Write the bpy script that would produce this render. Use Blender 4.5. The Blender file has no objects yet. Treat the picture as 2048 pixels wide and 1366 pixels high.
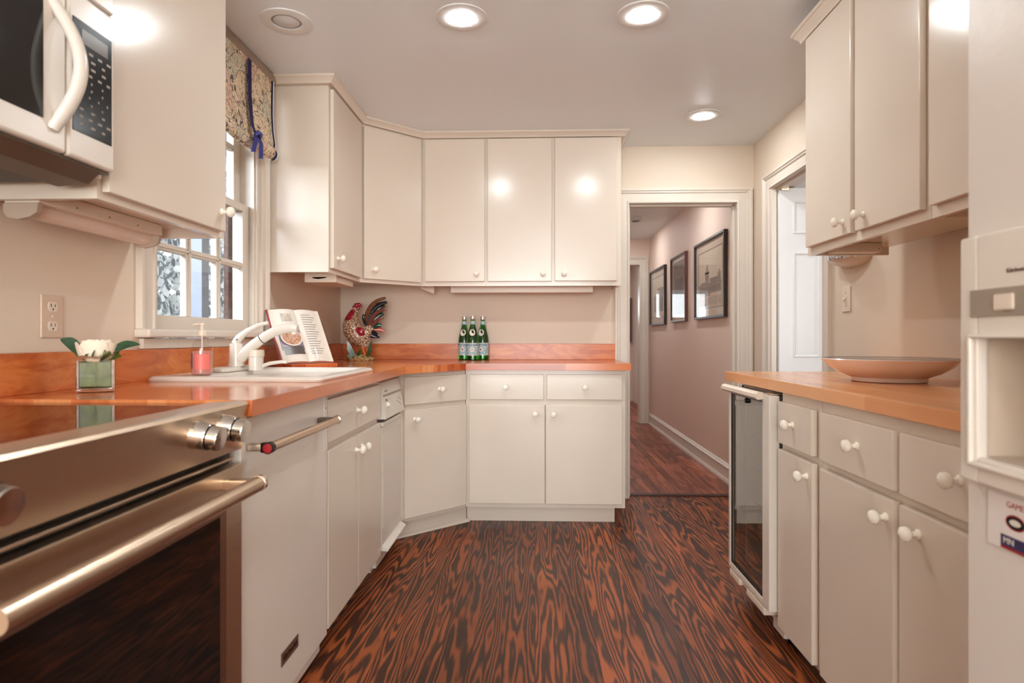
import bpy, bmesh, math, random
from mathutils import Vector, Matrix
random.seed(7)
S = bpy.context.scene
COL = S.collection
PI = math.pi

# ------------------------------------------------------------------ camera, view, world
cam_d = bpy.data.cameras.new('camera'); cam = bpy.data.objects.new('camera', cam_d); COL.objects.link(cam)
cam.location = (0, 0, 1.053); cam.rotation_euler = (PI/2, 0, 0.0373)
cam_d.sensor_width = 36; cam_d.lens = 1233.0*36/2048; cam_d.shift_y = -7/2048
cam_d.clip_start = 0.02
cam_d.dof.use_dof = True; cam_d.dof.focus_distance = 2.9; cam_d.dof.aperture_fstop = 4.0
S.camera = cam
S.view_settings.view_transform = 'Standard'; S.view_settings.look = 'None'
S.view_settings.gamma = 1; S.view_settings.exposure = 0.13
S.view_settings.use_curve_mapping = False
S.cycles.max_bounces = 10; S.cycles.diffuse_bounces = 6; S.cycles.glossy_bounces = 5
S.cycles.transmission_bounces = 8; S.cycles.transparent_max_bounces = 12
S.cycles.caustics_reflective = False; S.cycles.caustics_refractive = False
S.cycles.sample_clamp_indirect = 6

W = bpy.data.worlds.new('World'); S.world = W; W.use_nodes = True
wn = W.node_tree; bg = wn.nodes['Background']
sky = wn.nodes.new('ShaderNodeTexSky'); sky.sky_type = 'NISHITA'; sky.sun_disc = False
sky.sun_elevation = math.radians(48); sky.sun_rotation = math.radians(250)
mixw = wn.nodes.new('ShaderNodeMixRGB'); mixw.inputs[0].default_value = 0.55
mixw.inputs[2].default_value = (5.5, 5.7, 6.0, 1)
wn.links.new(sky.outputs[0], mixw.inputs[1]); wn.links.new(mixw.outputs[0], bg.inputs[0])
bg.inputs[1].default_value = 0.135

ZC = 2.311          # ceiling height
XW, XR, DW_ = -1.30, 1.4254, 4.081      # left wall, right wall, back wall
LAMPS = []          # (x, y, on) of the ceiling cans
LAMP_W = 12.0; LAMP_COL = (0.94, 0.99, 0.99)
def area(name, loc, rot, size, power, col, size_y=None, shape='DISK', spread=PI):
    d = bpy.data.lights.new(name, 'AREA'); d.shape = shape; d.size = size
    if size_y: d.size_y = size_y
    d.energy = power; d.color = col; d.spread = spread
    o = bpy.data.objects.new(name, d); COL.objects.link(o); o.location = loc; o.rotation_euler = rot
    return o
# daylight at left window and in next room; rear lamp is an added fill
area('window_daylight', (-2.55, 1.35, 2.35), Vector((1.25, 1.25, -.62)).to_track_quat('-Z', 'Y').to_euler(), 1.3, 110, (0.86, 0.93, 1.0), 1.1, 'RECTANGLE')
area('next_room_daylight', (2.6, 0.9, 1.5), (PI/2, 0, 0), 1.2, 36, (1.0, 0.99, 0.97), 1.3, 'RECTANGLE')
area('rear_fill_light', (0.1, -2.93, 1.30), (PI/2, 0, 0), 2.2, 175, (0.94, 0.99, 0.99), 1.5, 'RECTANGLE')  # added frontal fill in front of the closed rear wall, no window there

sun_d = bpy.data.lights.new('sun', 'SUN'); sun_d.energy = 3.6; sun_d.angle = .02; sun_d.color = (1, .98, .95)
sun = bpy.data.objects.new('sun', sun_d); COL.objects.link(sun); sun.location = (3, -2, 8)
sun.rotation_euler = Vector((-1, .45, -1.25)).to_track_quat('-Z', 'Y').to_euler()

# ------------------------------------------------------------------ material helpers
def lin(c):
    return tuple((x/255/12.92 if x/255 <= .04045 else ((x/255+.055)/1.055)**2.4) for x in c)
class G:
    """tiny node-graph writer"""
    def __init__(s, name):
        s.m = bpy.data.materials.new(name); s.m.use_nodes = True; s.nt = s.m.node_tree
        s.b = s.nt.nodes['Principled BSDF']
    def n(s, t, props=None, **ins):
        x = s.nt.nodes.new(t)
        for k, v in (props or {}).items(): setattr(x, k, v)
        for k, v in ins.items(): s.set(x, k, v)
        return x
    def set(s, node, key, v):
        if isinstance(key, str) and key.startswith('i') and key[1:].isdigit(): key = int(key[1:])
        elif isinstance(key, str): key = key.replace('_', ' ')
        sock = node.inputs[key]
        if isinstance(v, bpy.types.NodeSocket): s.nt.links.new(v, sock)
        elif isinstance(v, bpy.types.Node): s.nt.links.new(v.outputs[0], sock)
        else:
            if isinstance(v, tuple) and len(v) == 3 and sock.type == 'RGBA': v = v+(1,)
            sock.default_value = v
    def obj(s): return s.n('ShaderNodeTexCoord').outputs['Object']
    def math(s, op, a, b=0.0, c=None):
        x = s.n('ShaderNodeMath', {'operation': op}, i0=a, i1=b)
        if c is not None: s.set(x, 'i2', c)
        return x.outputs[0]
    def mapv(s, v, scale=(1, 1, 1), loc=(0, 0, 0), rot=(0, 0, 0)):
        return s.n('ShaderNodeMapping', None, Vector=v, Scale=scale, Location=loc, Rotation=rot).outputs[0]
    def noise(s, v, scale=5, detail=3, rough=.5, dist=0):
        return s.n('ShaderNodeTexNoise', None, Vector=v, Scale=scale, Detail=detail, Roughness=rough, Distortion=dist).outputs['Fac']
    def ramp(s, fac, stops, interp='LINEAR'):
        r = s.n('ShaderNodeValToRGB'); r.color_ramp.interpolation = interp
        e = r.color_ramp.elements
        while len(e) < len(stops): e.new(0.5)
        for el, (p, c) in zip(e, stops): el.position = p; el.color = tuple(c)+(1,) if len(c) == 3 else c
        s.set(r, 'Fac', fac); return r.outputs[0]
    def mix(s, f, a, b, mode='MIX'):
        return s.n('ShaderNodeMixRGB', {'blend_type': mode}, i0=f, i1=a, i2=b).outputs[0]
    def bump(s, h, strength=.2, dist=.002):
        s.set(s.b, 'Normal', s.n('ShaderNodeBump', None, Height=h, Strength=strength, Distance=dist))
    def out(s, **k):
        for a, v in k.items(): s.set(s.b, a, v)
        return s.m
def plain(name, rgb, rough=.5, metal=0, var=.03, scale=8, bump=0, **kw):
    g = G(name); c = lin(rgb); v = g.obj()
    f = g.noise(v, scale, 3)
    lo = tuple(x*(1-var) for x in c); hi = tuple(min(1, x*(1+var)) for x in c)
    g.out(Base_Color=g.ramp(f, [(.3, lo), (.7, hi)]), Roughness=rough, Metallic=metal, **kw)
    if bump: g.bump(g.noise(v, 60, 4), bump)
    return g.m

M = {}
M['cab'] = plain('cream_cabinet_paint', (228, 217, 203), .30, var=.012, scale=3)
def cabmat():
    g = G('brushed_cream_enamel'); v = g.obj()
    f = g.noise(g.mapv(v, (60, 60, 2.5)), 4, 3)
    g.out(Base_Color=g.ramp(g.noise(v, 2, 2), [(.3, lin((213, 200, 186))), (.7, lin((218, 206, 192)))]), Roughness=.19)
    g.bump(f, .10, .0006); return g.m
M['cab'] = cabmat()
M['cabgap'] = plain('dark_gap', (60, 45, 35), .8)
M['knob'] = plain('white_ceramic', (238, 231, 219), .12, var=.01)
M['white'] = plain('white_enamel', (220, 212, 202), .22, var=.01)
M['whitecool'] = plain('cool_white_enamel', (220, 210, 200), .28, var=.01)
M['plastic'] = plain('cream_plastic', (222, 208, 192), .35, var=.01)
M['trim'] = plain('trim_paint', (216, 206, 194), .35, var=.015, scale=4)
M['wall'] = plain('warm_wall_paint', (216, 200, 182), .62, var=.012, scale=2, bump=.04)
M['hallwall'] = plain('rose_wall_paint', (222, 198, 184), .62, var=.012, scale=2, bump=.04)
M['ceil'] = plain('ceiling_paint', (232, 238, 243), .40, var=.01, scale=1.5, bump=.03)
M['door'] = plain('white_door_paint', (232, 234, 234), .4, var=.008)
M['black'] = plain('black_plastic', (22, 20, 20), .18, Specular_IOR_Level=.2)
M['darkgrey'] = plain('dark_grey', (70, 64, 60), .5)
M['midgrey'] = plain('mid_grey_plastic', (150, 138, 124), .4)
M['vent'] = plain('vent_metal', (92, 78, 66), .4, .4)
M['capgrey'] = plain('fixture_cap', (176, 158, 142), .4)
M['blackglass'] = plain('black_glass', (10, 9, 9), .04, var=0, Specular_IOR_Level=.6)
M['ctop_glass'] = plain('cooktop_glass', (14, 10, 9), .03, var=0, Specular_IOR_Level=1.0, IOR=1.9)
M['chrome'] = plain('chrome', (214, 208, 200), .12, 1)
M['red'] = plain('red_enamel', (150, 22, 30), .2)
M['navy'] = plain('navy_ribbon', (42, 42, 104), .6)
M['green'] = plain('leaf_green', (38, 68, 38), .45, var=.3, scale=40)
M['bulb'] = plain('unlit_bulb', (206, 206, 206), .25)
M['canwhite'] = plain('can_trim_white', (226, 226, 224), .4, var=.01)
M['frameblack'] = plain('black_frame', (42, 34, 30), .35)
M['framebrown'] = plain('brown_frame', (92, 58, 48), .35)
M['mat'] = plain('mat_board', (214, 196, 176), .6, Coat_Weight=.9, Coat_Roughness=.02)
M['paper'] = plain('page_paper', (228, 220, 208), .5, var=.02)
M['ink'] = plain('ink_grey', (120, 112, 106), .6)
M['orange'] = plain('orange_clay', (206, 104, 52), .35, var=.15, scale=50)

def emis(name, rgb, strength):
    m = bpy.data.materials.new(name); m.use_nodes = True; b = m.node_tree.nodes['Principled BSDF']
    b.inputs['Base Color'].default_value = (.8, .8, .8, 1)
    b.inputs['Emission Color'].default_value = tuple(rgb)+(1,); b.inputs['Emission Strength'].default_value = strength
    return m
M['glow'] = emis('lamp_glow', LAMP_COL, 245)
def glass(name, col, rough=0.0, ior=1.45):
    g = G(name); g.out(Base_Color=col, Roughness=rough, IOR=ior, Transmission_Weight=1.0); return g.m
M['pane'] = None
def thin_glass(name, tint=(1, 1, 1), refl=.10):
    g = G(name); nt = g.nt
    tr = g.n('ShaderNodeBsdfTransparent', None, Color=tint); gl = g.n('ShaderNodeBsdfGlossy', None, Roughness=0.01)
    fr = g.n('ShaderNodeFresnel', None, IOR=1.45)
    fr = g.math('MULTIPLY', fr.outputs[0], refl*10)
    fr = g.math('MULTIPLY', fr, g.math('SUBTRACT', 1.0, g.n('ShaderNodeNewGeometry').outputs['Backfacing']))
    mx = g.n('ShaderNodeMixShader', None, i0=fr, i1=tr, i2=gl)
    nt.links.new(mx.outputs[0], nt.nodes['Material Output'].inputs[0]); return g.m
M['pane'] = thin_glass('window_glass', (.97, .98, 1))
M['picglass'] = thin_glass('picture_glass', (.97, .97, .97), .07)
M['acrylic'] = thin_glass('clear_acrylic', (.95, .95, .95), .12)
M['coolglass'] = thin_glass('smoked_glass', (.66, .58, .50), .26)
M['cubeglass'] = thin_glass('clear_cube_glass', (.96, .97, .95), .16)
M['vaseglass'] = glass('clear_glass', (.98, 1, .98))
M['bottleglass'] = glass('green_glass', (.10, .52, .13), .01)
M['soapglass'] = thin_glass('clear_soap_bottle', (.95, .93, .92), .12)
def soapliq():
    g = G('coral_soap'); g.out(Base_Color=(.95, .42, .36, 1), Roughness=.05, Transmission_Weight=.45, IOR=1.33); return g.m
M['soap'] = soapliq()
M['glue'] = plain('lens_plastic', (222, 204, 190), .2)

def steel():
    g = G('brushed_stainless'); v = g.obj()
    f = g.noise(g.mapv(v, (1, 1.2, 160)), 3, 4)
    f2 = g.noise(v, 3, 2)
    g.out(Base_Color=g.ramp(f2, [(.3, lin((202, 180, 156))), (.7, lin((212, 192, 170)))]), Metallic=1.0,
          Roughness=g.math('MULTIPLY_ADD', f, .12, .24))
    g.bump(f, .05, .0004); return g.m
M['steel'] = steel()

def floor_mat(name, width, contour, rep, cols, rough, seam=True, length=0, edge=.012):
    g = G(name); v = g.obj(); sp = g.n('ShaderNodeSeparateXYZ', None, Vector=v)
    x, y = sp.outputs[0], sp.outputs[1]
    px = g.math('DIVIDE', x, width); pid = g.math('FLOOR', px); pf = g.math('FRACT', px)
    rnd = g.n('ShaderNodeTexWhiteNoise', {'noise_dimensions': '1D'}, W=pid).outputs['Value']
    if length:
        yy = g.math('ADD', g.math('DIVIDE', y, length), g.math('MULTIPLY', rnd, 7.3))
        bid = g.math('FLOOR', yy); bf = g.math('FRACT', yy)
        rnd = g.n('ShaderNodeTexWhiteNoise', {'noise_dimensions': '2D'}, Vector=g.n('ShaderNodeCombineXYZ', None, X=pid, Y=bid).outputs[0]).outputs['Value']
    comb = g.n('ShaderNodeCombineXYZ', None, X=x, Y=g.math('ADD', y, g.math('MULTIPLY', rnd, 31.7)), Z=g.math('MULTIPLY', rnd, 17.0)).outputs[0]
    warp = g.noise(g.mapv(comb, (contour[0]*2.2, contour[1]*4, 1)), 1.6, 2)
    h = g.noise(g.mapv(comb, (contour[0], contour[1], 1)), 1.0, 2, .45)
    h = g.math('ADD', h, g.math('MULTIPLY', warp, .10))
    h2 = g.math('MULTIPLY', h, rep)
    tri = g.math('PINGPONG', h2, 1.0)
    fine = g.noise(g.mapv(comb, (260, 7, 1)), 1, 3)
    tri2 = g.math('ADD', tri, g.math('MULTIPLY', g.math('SUBTRACT', fine, .5), .55))
    grain = g.ramp(tri2, [(.30, cols[0]), (.50, cols[1]), (.78, cols[2])])
    tone = g.ramp(rnd, [(0, (.55, .50, .46)), (.5, (.85, .82, .80)), (1, (1.12, 1.02, .95))])
    c = g.mix(1.0, grain, tone, 'MULTIPLY')
    big = g.noise(v, 1.7, 3)
    c = g.mix(1.0, c, g.ramp(big, [(.3, (.72, .70, .70)), (.65, (1.08, 1.05, 1.02))]), 'MULTIPLY')
    d = g.math('ABSOLUTE', g.math('SUBTRACT', pf, .5))
    sm = g.math('GREATER_THAN', d, .5-edge)
    if length:
        sm = g.math('MAXIMUM', sm, g.math('LESS_THAN', bf, .004))
    c = g.mix(sm, c, tuple(k*.35 for k in cols[0])+(1,))
    scr = g.noise(g.mapv(v, (9, 30, 1), rot=(0, 0, .4)), 3, 6, .75)
    c = g.mix(g.ramp(scr, [(.70, (0, 0, 0)), (.80, (.35, .35, .35))]), c, lin((196, 140, 110))+(1,))
    g.out(Base_Color=c, Roughness=g.math('MULTIPLY_ADD', g.noise(v, 6, 4), .16, rough), Specular_IOR_Level=.36)
    g.bump(g.math('SUBTRACT', g.math('MULTIPLY', tri2, .4), g.math('MULTIPLY', sm, 1.2)), .18, .0012)
    return g.m
M['floor'] = floor_mat('dark_stained_pine_boards', .105, (7.5, .50), 46.0,
                       [lin((66, 36, 22)), lin((110, 58, 32)), lin((164, 88, 46))], .36)
M['hallfloor'] = floor_mat('red_oak_strip_floor', .057, (14, 1.6), 6.0,
                           [lin((136, 70, 48)), lin((160, 90, 64)), lin((174, 104, 76))], .30, length=.75, edge=.03)

def wood(name, cols, axis='y', rough=.12, strip=0.045, swirl=0):
    g = G(name); v = g.obj()
    if axis == 'x': v = g.mapv(v, rot=(0, 0, PI/2))
    sp = g.n('ShaderNodeSeparateXYZ', None, Vector=v)
    if swirl:
        h = g.noise(g.mapv(v, (2.2, 2.2, 9)), 1.4, 4, .55, 1.2)
        f = g.math('PINGPONG', g.math('MULTIPLY', h, 7), 1.0)
        f = g.math('ADD', g.math('MULTIPLY', f, .45), g.math('MULTIPLY', g.noise(v, 5, 4), .6))
    else:
        pid = g.math('FLOOR', g.math('DIVIDE', sp.outputs[0], strip))
        ly = g.math('FLOOR', g.math('ADD', g.math('MULTIPLY', sp.outputs[1], 1.6), g.math('MULTIPLY', pid, .37)))
        rnd = g.n('ShaderNodeTexWhiteNoise', {'noise_dimensions': '2D'}, Vector=g.n('ShaderNodeCombineXYZ', None, X=pid, Y=ly).outputs[0]).outputs['Value']
        gr = g.noise(g.mapv(v, (55, 3.2, 20)), 1, 4, .6, .6)
        f = g.math('ADD', g.math('MULTIPLY', rnd, .55), g.math('MULTIPLY', gr, .55))
    c = g.ramp(f, [(.15, cols[0]), (.5, cols[1]), (.85, cols[2])])
    kn = g.n('ShaderNodeTexVoronoi', None, Vector=g.mapv(v, (1, 1, 2)), Scale=7.0, Randomness=1.0).outputs['Distance']
    c = g.mix(g.math('LESS_THAN', kn, .028 if swirl else .0), c, lin((96, 40, 22))+(1,))
    g.out(Base_Color=c, Roughness=rough, Specular_IOR_Level=.55); return g.m
CH = [lin((172, 82, 40)), lin((204, 112, 62)), lin((226, 148, 92))]
M['counter'] = wood('cherry_butcher_block', CH, 'y')
M['counterx'] = wood('cherry_counter_end', [lin((160, 72, 36)), lin((196, 98, 54)), lin((208, 116, 62))], 'x', .2)
M['counter2'] = wood('maple_counter', [lin((206, 132, 78)), lin((222, 150, 96)), lin((232, 168, 114))], 'y', .2)
M['splash'] = wood('figured_cherry_backsplash', [lin((168, 78, 34)), lin((198, 106, 52)), lin((214, 132, 74))], 'y', .3, swirl=1)

# ------------------------------------------------------------------ mesh helpers
class MB:
    def __init__(s, mat=None): s.bm = bmesh.new(); s.T = mat or Matrix.Identity(4)
    def _fin(s, vs, T=None):
        m = s.T @ T if T is not None else s.T
        for v in vs: v.co = m @ v.co
        return s
    def box(s, x0, x1, y0, y1, z0, z1, bev=0, seg=2, T=None):
        r = bmesh.ops.create_cube(s.bm, size=1.0); vs = r['verts']
        for v in vs:
            v.co = Vector(((x0+x1)/2+v.co.x*(x1-x0), (y0+y1)/2+v.co.y*(y1-y0), (z0+z1)/2+v.co.z*(z1-z0)))
        if bev:
            es = list({e for v in vs for e in v.link_edges})
            r = bmesh.ops.bevel(s.bm, geom=es, offset=bev, segments=seg, affect='EDGES', profile=.5)
            vs = list({v for v in r['verts']} | {v for v in vs if v.is_valid})
        return s._fin(vs, T)
    def rings(s, rings, closed=True, cap0=True, cap1=True, loop=False):
        rr = []
        for ring in rings: rr.append([s.bm.verts.new(s.T @ Vector(p)) for p in ring])
        n = len(rr[0]); m = len(rr)
        for i in range(m if loop else m-1):
            a, b = rr[i], rr[(i+1) % m]
            for j in range(n if closed else n-1):
                k = (j+1) % n
                try: s.bm.faces.new((a[j], a[k], b[k], b[j]))
                except ValueError: pass
        if not loop and closed:
            if cap0: s.bm.faces.new(rr[0][::-1])
            if cap1: s.bm.faces.new(rr[-1])
        return s
    def tube(s, pts, r, n=12, flat=1.0, up=(0, 0, 1), caps=True):
        pts = [Vector(p) for p in pts]; rs = r if isinstance(r, (list, tuple)) else [r]*len(pts)
        rings = []; prev = None
        for i, p in enumerate(pts):
            a = pts[max(0, i-1)]; b = pts[min(len(pts)-1, i+1)]; t = (b-a).normalized()
            u = Vector(up) if prev is None else prev
            u = u - t*u.dot(t)
            if u.length < 1e-4: u = t.orthogonal()
            u.normalize(); w = t.cross(u); prev = u
            rings.append([p + u*(math.cos(q)*rs[i]*flat) + w*(math.sin(q)*rs[i]) for q in [2*PI*k/n for k in range(n)]])
        return s.rings(rings, cap0=caps, cap1=caps)
    def lathe(s, prof, c=(0, 0, 0), axis='z', n=32, sy=1.0):
        """prof: (r, h) list along the axis"""
        rings = []
        for r, h in prof:
            ring = []
            for k in range(n):
                a = 2*PI*k/n; u, v = math.cos(a)*r, math.sin(a)*r*sy
                p = {'z': (u, v, h), 'x': (h, u, v), 'y': (u, h, -v), '-x': (-h, u, -v), '-y': (u, -h, v)}[axis]
                ring.append((p[0]+c[0], p[1]+c[1], p[2]+c[2]))
            rings.append(ring)
        return s.rings(rings)
    def prism(s, poly, z0, z1, plane='xy'):
        f = {'xy': lambda p, h: (p[0], p[1], h), 'xz': lambda p, h: (p[0], h, p[1]), 'yz': lambda p, h: (h, p[0], p[1])}[plane]
        return s.rings([[f(p, z0) for p in poly], [f(p, z1) for p in poly]])
    def sweep(s, path, prof):
        """path: 2-D floor polyline; prof: (outward offset to the right of travel, z)"""
        n = len(path); rings = []
        for i, p in enumerate(path):
            p = Vector(p)
            d0 = (p-Vector(path[i-1])).normalized() if i else None
            d1 = (Vector(path[i+1])-p).normalized() if i < n-1 else None
            if d0 is None: d0 = d1
            if d1 is None: d1 = d0
            n0 = Vector((d0.y, -d0.x)); n1 = Vector((d1.y, -d1.x)); m = (n0+n1).normalized(); k = 1/max(.3, m.dot(n0))
            rings.append([(p.x+m.x*o*k, p.y+m.y*o*k, z) for o, z in prof])
        return s.rings(rings)
    def quad(s, *pts):
        s.bm.faces.new([s.bm.verts.new(s.T @ Vector(p)) for p in pts]); return s
    def ell(s, c, r, T=None, n=16):
        q = bmesh.ops.create_uvsphere(s.bm, u_segments=n, v_segments=max(6, n*2//3), radius=1)
        for v in q['verts']: v.co = Vector((v.co.x*r[0], v.co.y*r[1], v.co.z*r[2]))
        if T is not None:
            for v in q['verts']: v.co = T @ v.co
        for v in q['verts']: v.co = v.co + Vector(c)
        return s._fin(q['verts'])
ORG = {}
def org(o): return ORG.get(o.name, Vector((0, 0, 0))) if o else Vector((0, 0, 0))
def obj(name, mb, mat, parent=None, at=None, smooth=38):
    bm = mb.bm
    bmesh.ops.recalc_face_normals(bm, faces=bm.faces[:])
    o0 = org(parent) if parent else Vector(at or (0, 0, 0))
    if o0.length: bmesh.ops.translate(bm, verts=bm.verts[:], vec=-o0)
    a = math.radians(smooth)
    for f in bm.faces: f.smooth = True
    for e in bm.edges:
        if len(e.link_faces) == 2 and e.calc_face_angle(0) > a: e.smooth = False
    me = bpy.data.meshes.new(name); bm.to_mesh(me); bm.free()
    me.materials.append(M[mat] if isinstance(mat, str) else mat)
    o = bpy.data.objects.new(name, me); COL.objects.link(o)
    if parent: o.parent = parent
    else: o.location = o0
    ORG[o.name] = o0
    if len(me.polygons) < 4000:
        wn_ = o.modifiers.new('weighted', 'WEIGHTED_NORMAL'); wn_.keep_sharp = True; wn_.weight = 80
    return o
def tag(o, label, cat, group=None, kind=None):
    o['label'] = label; o['category'] = cat
    if group: o['group'] = group
    if kind: o['kind'] = kind
    return o
def thing(name, label, cat, loc=(0, 0, 0), group=None):
    o = bpy.data.objects.new(name, None); COL.objects.link(o); o.location = loc; o.empty_display_size = .05
    ORG[o.name] = Vector(loc); return tag(o, label, cat, group)
def struct(name, mb, mat, parent=None, at=None):
    o = obj(name, mb, mat, parent, at)
    if not parent: o['kind'] = 'structure'
    return o
def copy_tree(o, parent=None):
    c = o.copy(); COL.objects.link(c)
    if parent: c.parent = parent
    ORG[c.name] = org(o)
    for ch in list(o.children): copy_tree(ch, c)
    return c
def text(name, s, mat, parent, size, T, bend=None, extrude=.0004, align='CENTER', spacing=1.0):
    """lettering as a mesh; T places its local xy plane; bend = cylinder radius (text wraps round z)"""
    cu = bpy.data.curves.new('t', 'FONT'); cu.body = s; cu.size = size; cu.extrude = extrude; cu.align_x = align; cu.align_y = 'CENTER'
    cu.space_character = spacing; cu.resolution_u = 3
    o = bpy.data.objects.new('t', cu); COL.objects.link(o)
    dg = bpy.context.evaluated_depsgraph_get(); me = bpy.data.meshes.new_from_object(o.evaluated_get(dg))
    bpy.data.objects.remove(o); bpy.data.curves.remove(cu)
    for v in me.vertices:
        p = v.co.copy()
        if bend:
            a = p.x/bend; r = bend+p.z; p = Vector((math.sin(a)*r, -math.cos(a)*r, p.y))
        v.co = (T @ p) - org(parent)
    me.name = name; me.materials.clear(); me.materials.append(M[mat])
    o = bpy.data.objects.new(name, me); COL.objects.link(o); o.parent = parent; ORG[o.name] = org(parent)
    return o
def frame(o, u, out):
    """matrix: local x = along u, local y = outwards, z up"""
    u = Vector(u).normalized(); w = Vector(out).normalized()
    return Matrix(((u.x, w.x, 0, o[0]), (u.y, w.y, 0, o[1]), (0, 0, 1, o[2] if len(o) > 2 else 0), (0, 0, 0, 1)))

# ------------------------------------------------------------------ the room shell
OUT = 0.14
struct('floor', MB().box(-2.2, XR+.05, -3.0, 4.155, -.06, 0), 'floor')
struct('floor_hall', MB().box(.30, 1.60, 4.155, 7.70, -.06, .004), 'hallfloor')
struct('floor_next_room', MB().box(XR+.05, 5.2, .0, 4.155, -.06, .002), 'hallfloor')
struct('floor_far_room', MB().box(-1.5, 2.6, 7.70, 11.2, -.06, .004), 'hallfloor')
struct('trim_10', MB().box(.575, 1.36, 4.135, 4.18, -.01, .012, .004), plain('dark_threshold', (70, 36, 24), .4))
struct('ceiling', MB().box(-2.2, XR+.2, -3.0, DW_+.12, ZC, ZC+.08), 'ceil')
struct('ceiling_hall', MB().box(-.2, 1.7, DW_+.12, 7.65, 2.275, 2.36), 'ceil')
struct('ceiling_next_room', MB().box(XR+.2, 5.2, 0, 4.3, ZC+.05, ZC+.1), 'ceil')
struct('ceiling_far_room', MB().box(-1.5, 2.6, 7.65, 11.2, 2.35, 2.4), 'ceil')
# left wall with the window hole (y 2.05..2.865, z 1.03..2.22)
WY0, WY1, WZ0, WZ1 = 2.055, 2.86, 1.045, 2.24
wl = MB()
wl.box(XW-OUT, XW, -3, WY0, 0, ZC); wl.box(XW-OUT, XW, WY1, DW_+.12, 0, ZC)
wl.box(XW-OUT, XW, WY0, WY1, 0, WZ0); wl.box(XW-OUT, XW, WY0, WY1, WZ1, ZC)
struct('wall_left', wl, 'wall')
# back wall with the hall doorway
HX0, HX1, HZ = .605, 1.332, 1.952
wb = MB()
wb.box(XW-OUT, HX0, DW_, DW_+.12, 0, ZC); wb.box(HX1, XR+.12, DW_, DW_+.12, 0, ZC); wb.box(HX0, HX1, DW_, DW_+.12, HZ, ZC)
struct('wall_back', wb, 'wall')
# right wall with the side doorway
RY0, RY1, RZ = 3.085, 3.80, 1.972
wr = MB()
wr.box(XR, XR+.12, -3, RY0, 0, ZC); wr.box(XR, XR+.12, RY1, DW_, 0, ZC); wr.box(XR, XR+.12, RY0, RY1, RZ, ZC)
struct('wall_right', wr, 'wall')
struct('wall_rear', MB().box(-2.2, 1.6, -3.1, -3.0, 0, ZC), plain('rear_wall_paint', (196, 164, 138), .6))
struct('wall_hall_right', MB().box(1.41, 1.53, DW_+.12, 7.65, 0, 2.36), 'hallwall')
struct('wall_hall_left', MB().box(.30, .42, DW_+.12, 7.65, 0, 2.36), 'hallwall')
EX0, EX1, EZ = .50, 1.30, 1.965
we = MB(); we.box(.3, EX0, 7.65, 7.77, 0, 2.4); we.box(EX1, 1.53, 7.65, 7.77, 0, 2.4); we.box(EX0, EX1, 7.65, 7.77, EZ, 2.4)
struct('wall_hall_end', we, 'hallwall')
fr = MB(); fr.box(-1.5, 2.6, 11.1, 11.2, 0, 1.42); fr.box(-1.5, 2.6, 11.1, 11.2, 1.9, 2.4)
fr.box(-1.5, -.3, 11.1, 11.2, 1.42, 1.9); fr.box(1.35, 2.6, 11.1, 11.2, 1.42, 1.9); fr.box(.45, .55, 11.1, 11.2, 1.42, 1.9)
fr.box(-1.5, -1.4, 7.77, 11.1, 0, 2.4); fr.box(1.62, 1.7, 7.77, 11.1, 0, 2.4)
struct('wall_far_room', fr, 'hallwall')
nr = MB(); nr.box(5.1, 5.2, 0, 4.3, 0, 2.4); nr.box(XR+.12, 5.2, 4.2, 4.3, 0, 2.4); nr.box(XR+.12, 5.2, -.1, 0, 0, 2.4)
struct('wall_next_room', nr, plain('next_room_wall', (222, 222, 220), .6))

wr2 = MB(); 
for a_, b_, c_, d_ in ((-1.08, 1.28, 2.05, 2.14), (-1.08, 1.28, .46, .55), (-1.08, -1.0, .55, 2.05), (1.20, 1.28, .55, 2.05), (.08, .12, .55, 2.05)): wr2.box(a_, b_, -2.998, -2.91, c_, d_, .004)
struct('rear_fill_frame', wr2, 'trim')  # made-up frame set around the added rear fill lamp
# casings and mouldings
def casing_prof(w, t):     # cross-section: (across, out) for stacked mouldings
    return [(0, 0), (0, t*.55), (w*.10, t*.75), (w*.16, t*.45), (w*.62, t*.55), (w*.70, t*.95), (w*.78, t*.8), (w*.86, t*1.15), (w, t*1.15), (w, 0)]
def casing(a0, a1, z1, w, t, T, z0=0.0, name='trim_1', mat='trim', sill=None, parent=None, bottom=False):
    """frame round an opening in the local xz plane, y outwards"""
    mb = MB(T); pr = casing_prof(w, t)
    rings = []
    for ring_i in range(4):
        ring = []
        for (o, h) in pr:
            x = {0: a0-o, 1: a0-o, 2: a1+o, 3: a1+o}[ring_i]; z = {0: z0, 1: z1+o, 2: z1+o, 3: z0}[ring_i]
            ring.append((x, h, z))
        rings.append(ring)
    mb.rings(rings)
    return struct(name, mb, mat, parent)
# hall doorway casing on the kitchen side, jambs, stops
TB = frame((0, DW_), (1, 0, 0), (0, -1, 0))
casing(HX0+.012, HX1-.012, HZ-.012, .092, .020, TB, name='trim_1')
jm = MB()
jm.box(HX0, HX0+.014, DW_-.004, DW_+.13, 0, HZ); jm.box(HX1-.014, HX1, DW_-.004, DW_+.13, 0, HZ); jm.box(HX0, HX1, DW_-.004, DW_+.13, HZ-.014, HZ)
jm.box(HX0+.014, HX0+.026, DW_+.05, DW_+.09, 0, HZ-.02); jm.box(HX1-.026, HX1-.014, DW_+.05, DW_+.09, 0, HZ-.02); jm.box(HX0, HX1, DW_+.05, DW_+.09, HZ-.026, HZ-.014)
struct('trim_2', jm, 'trim')
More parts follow.
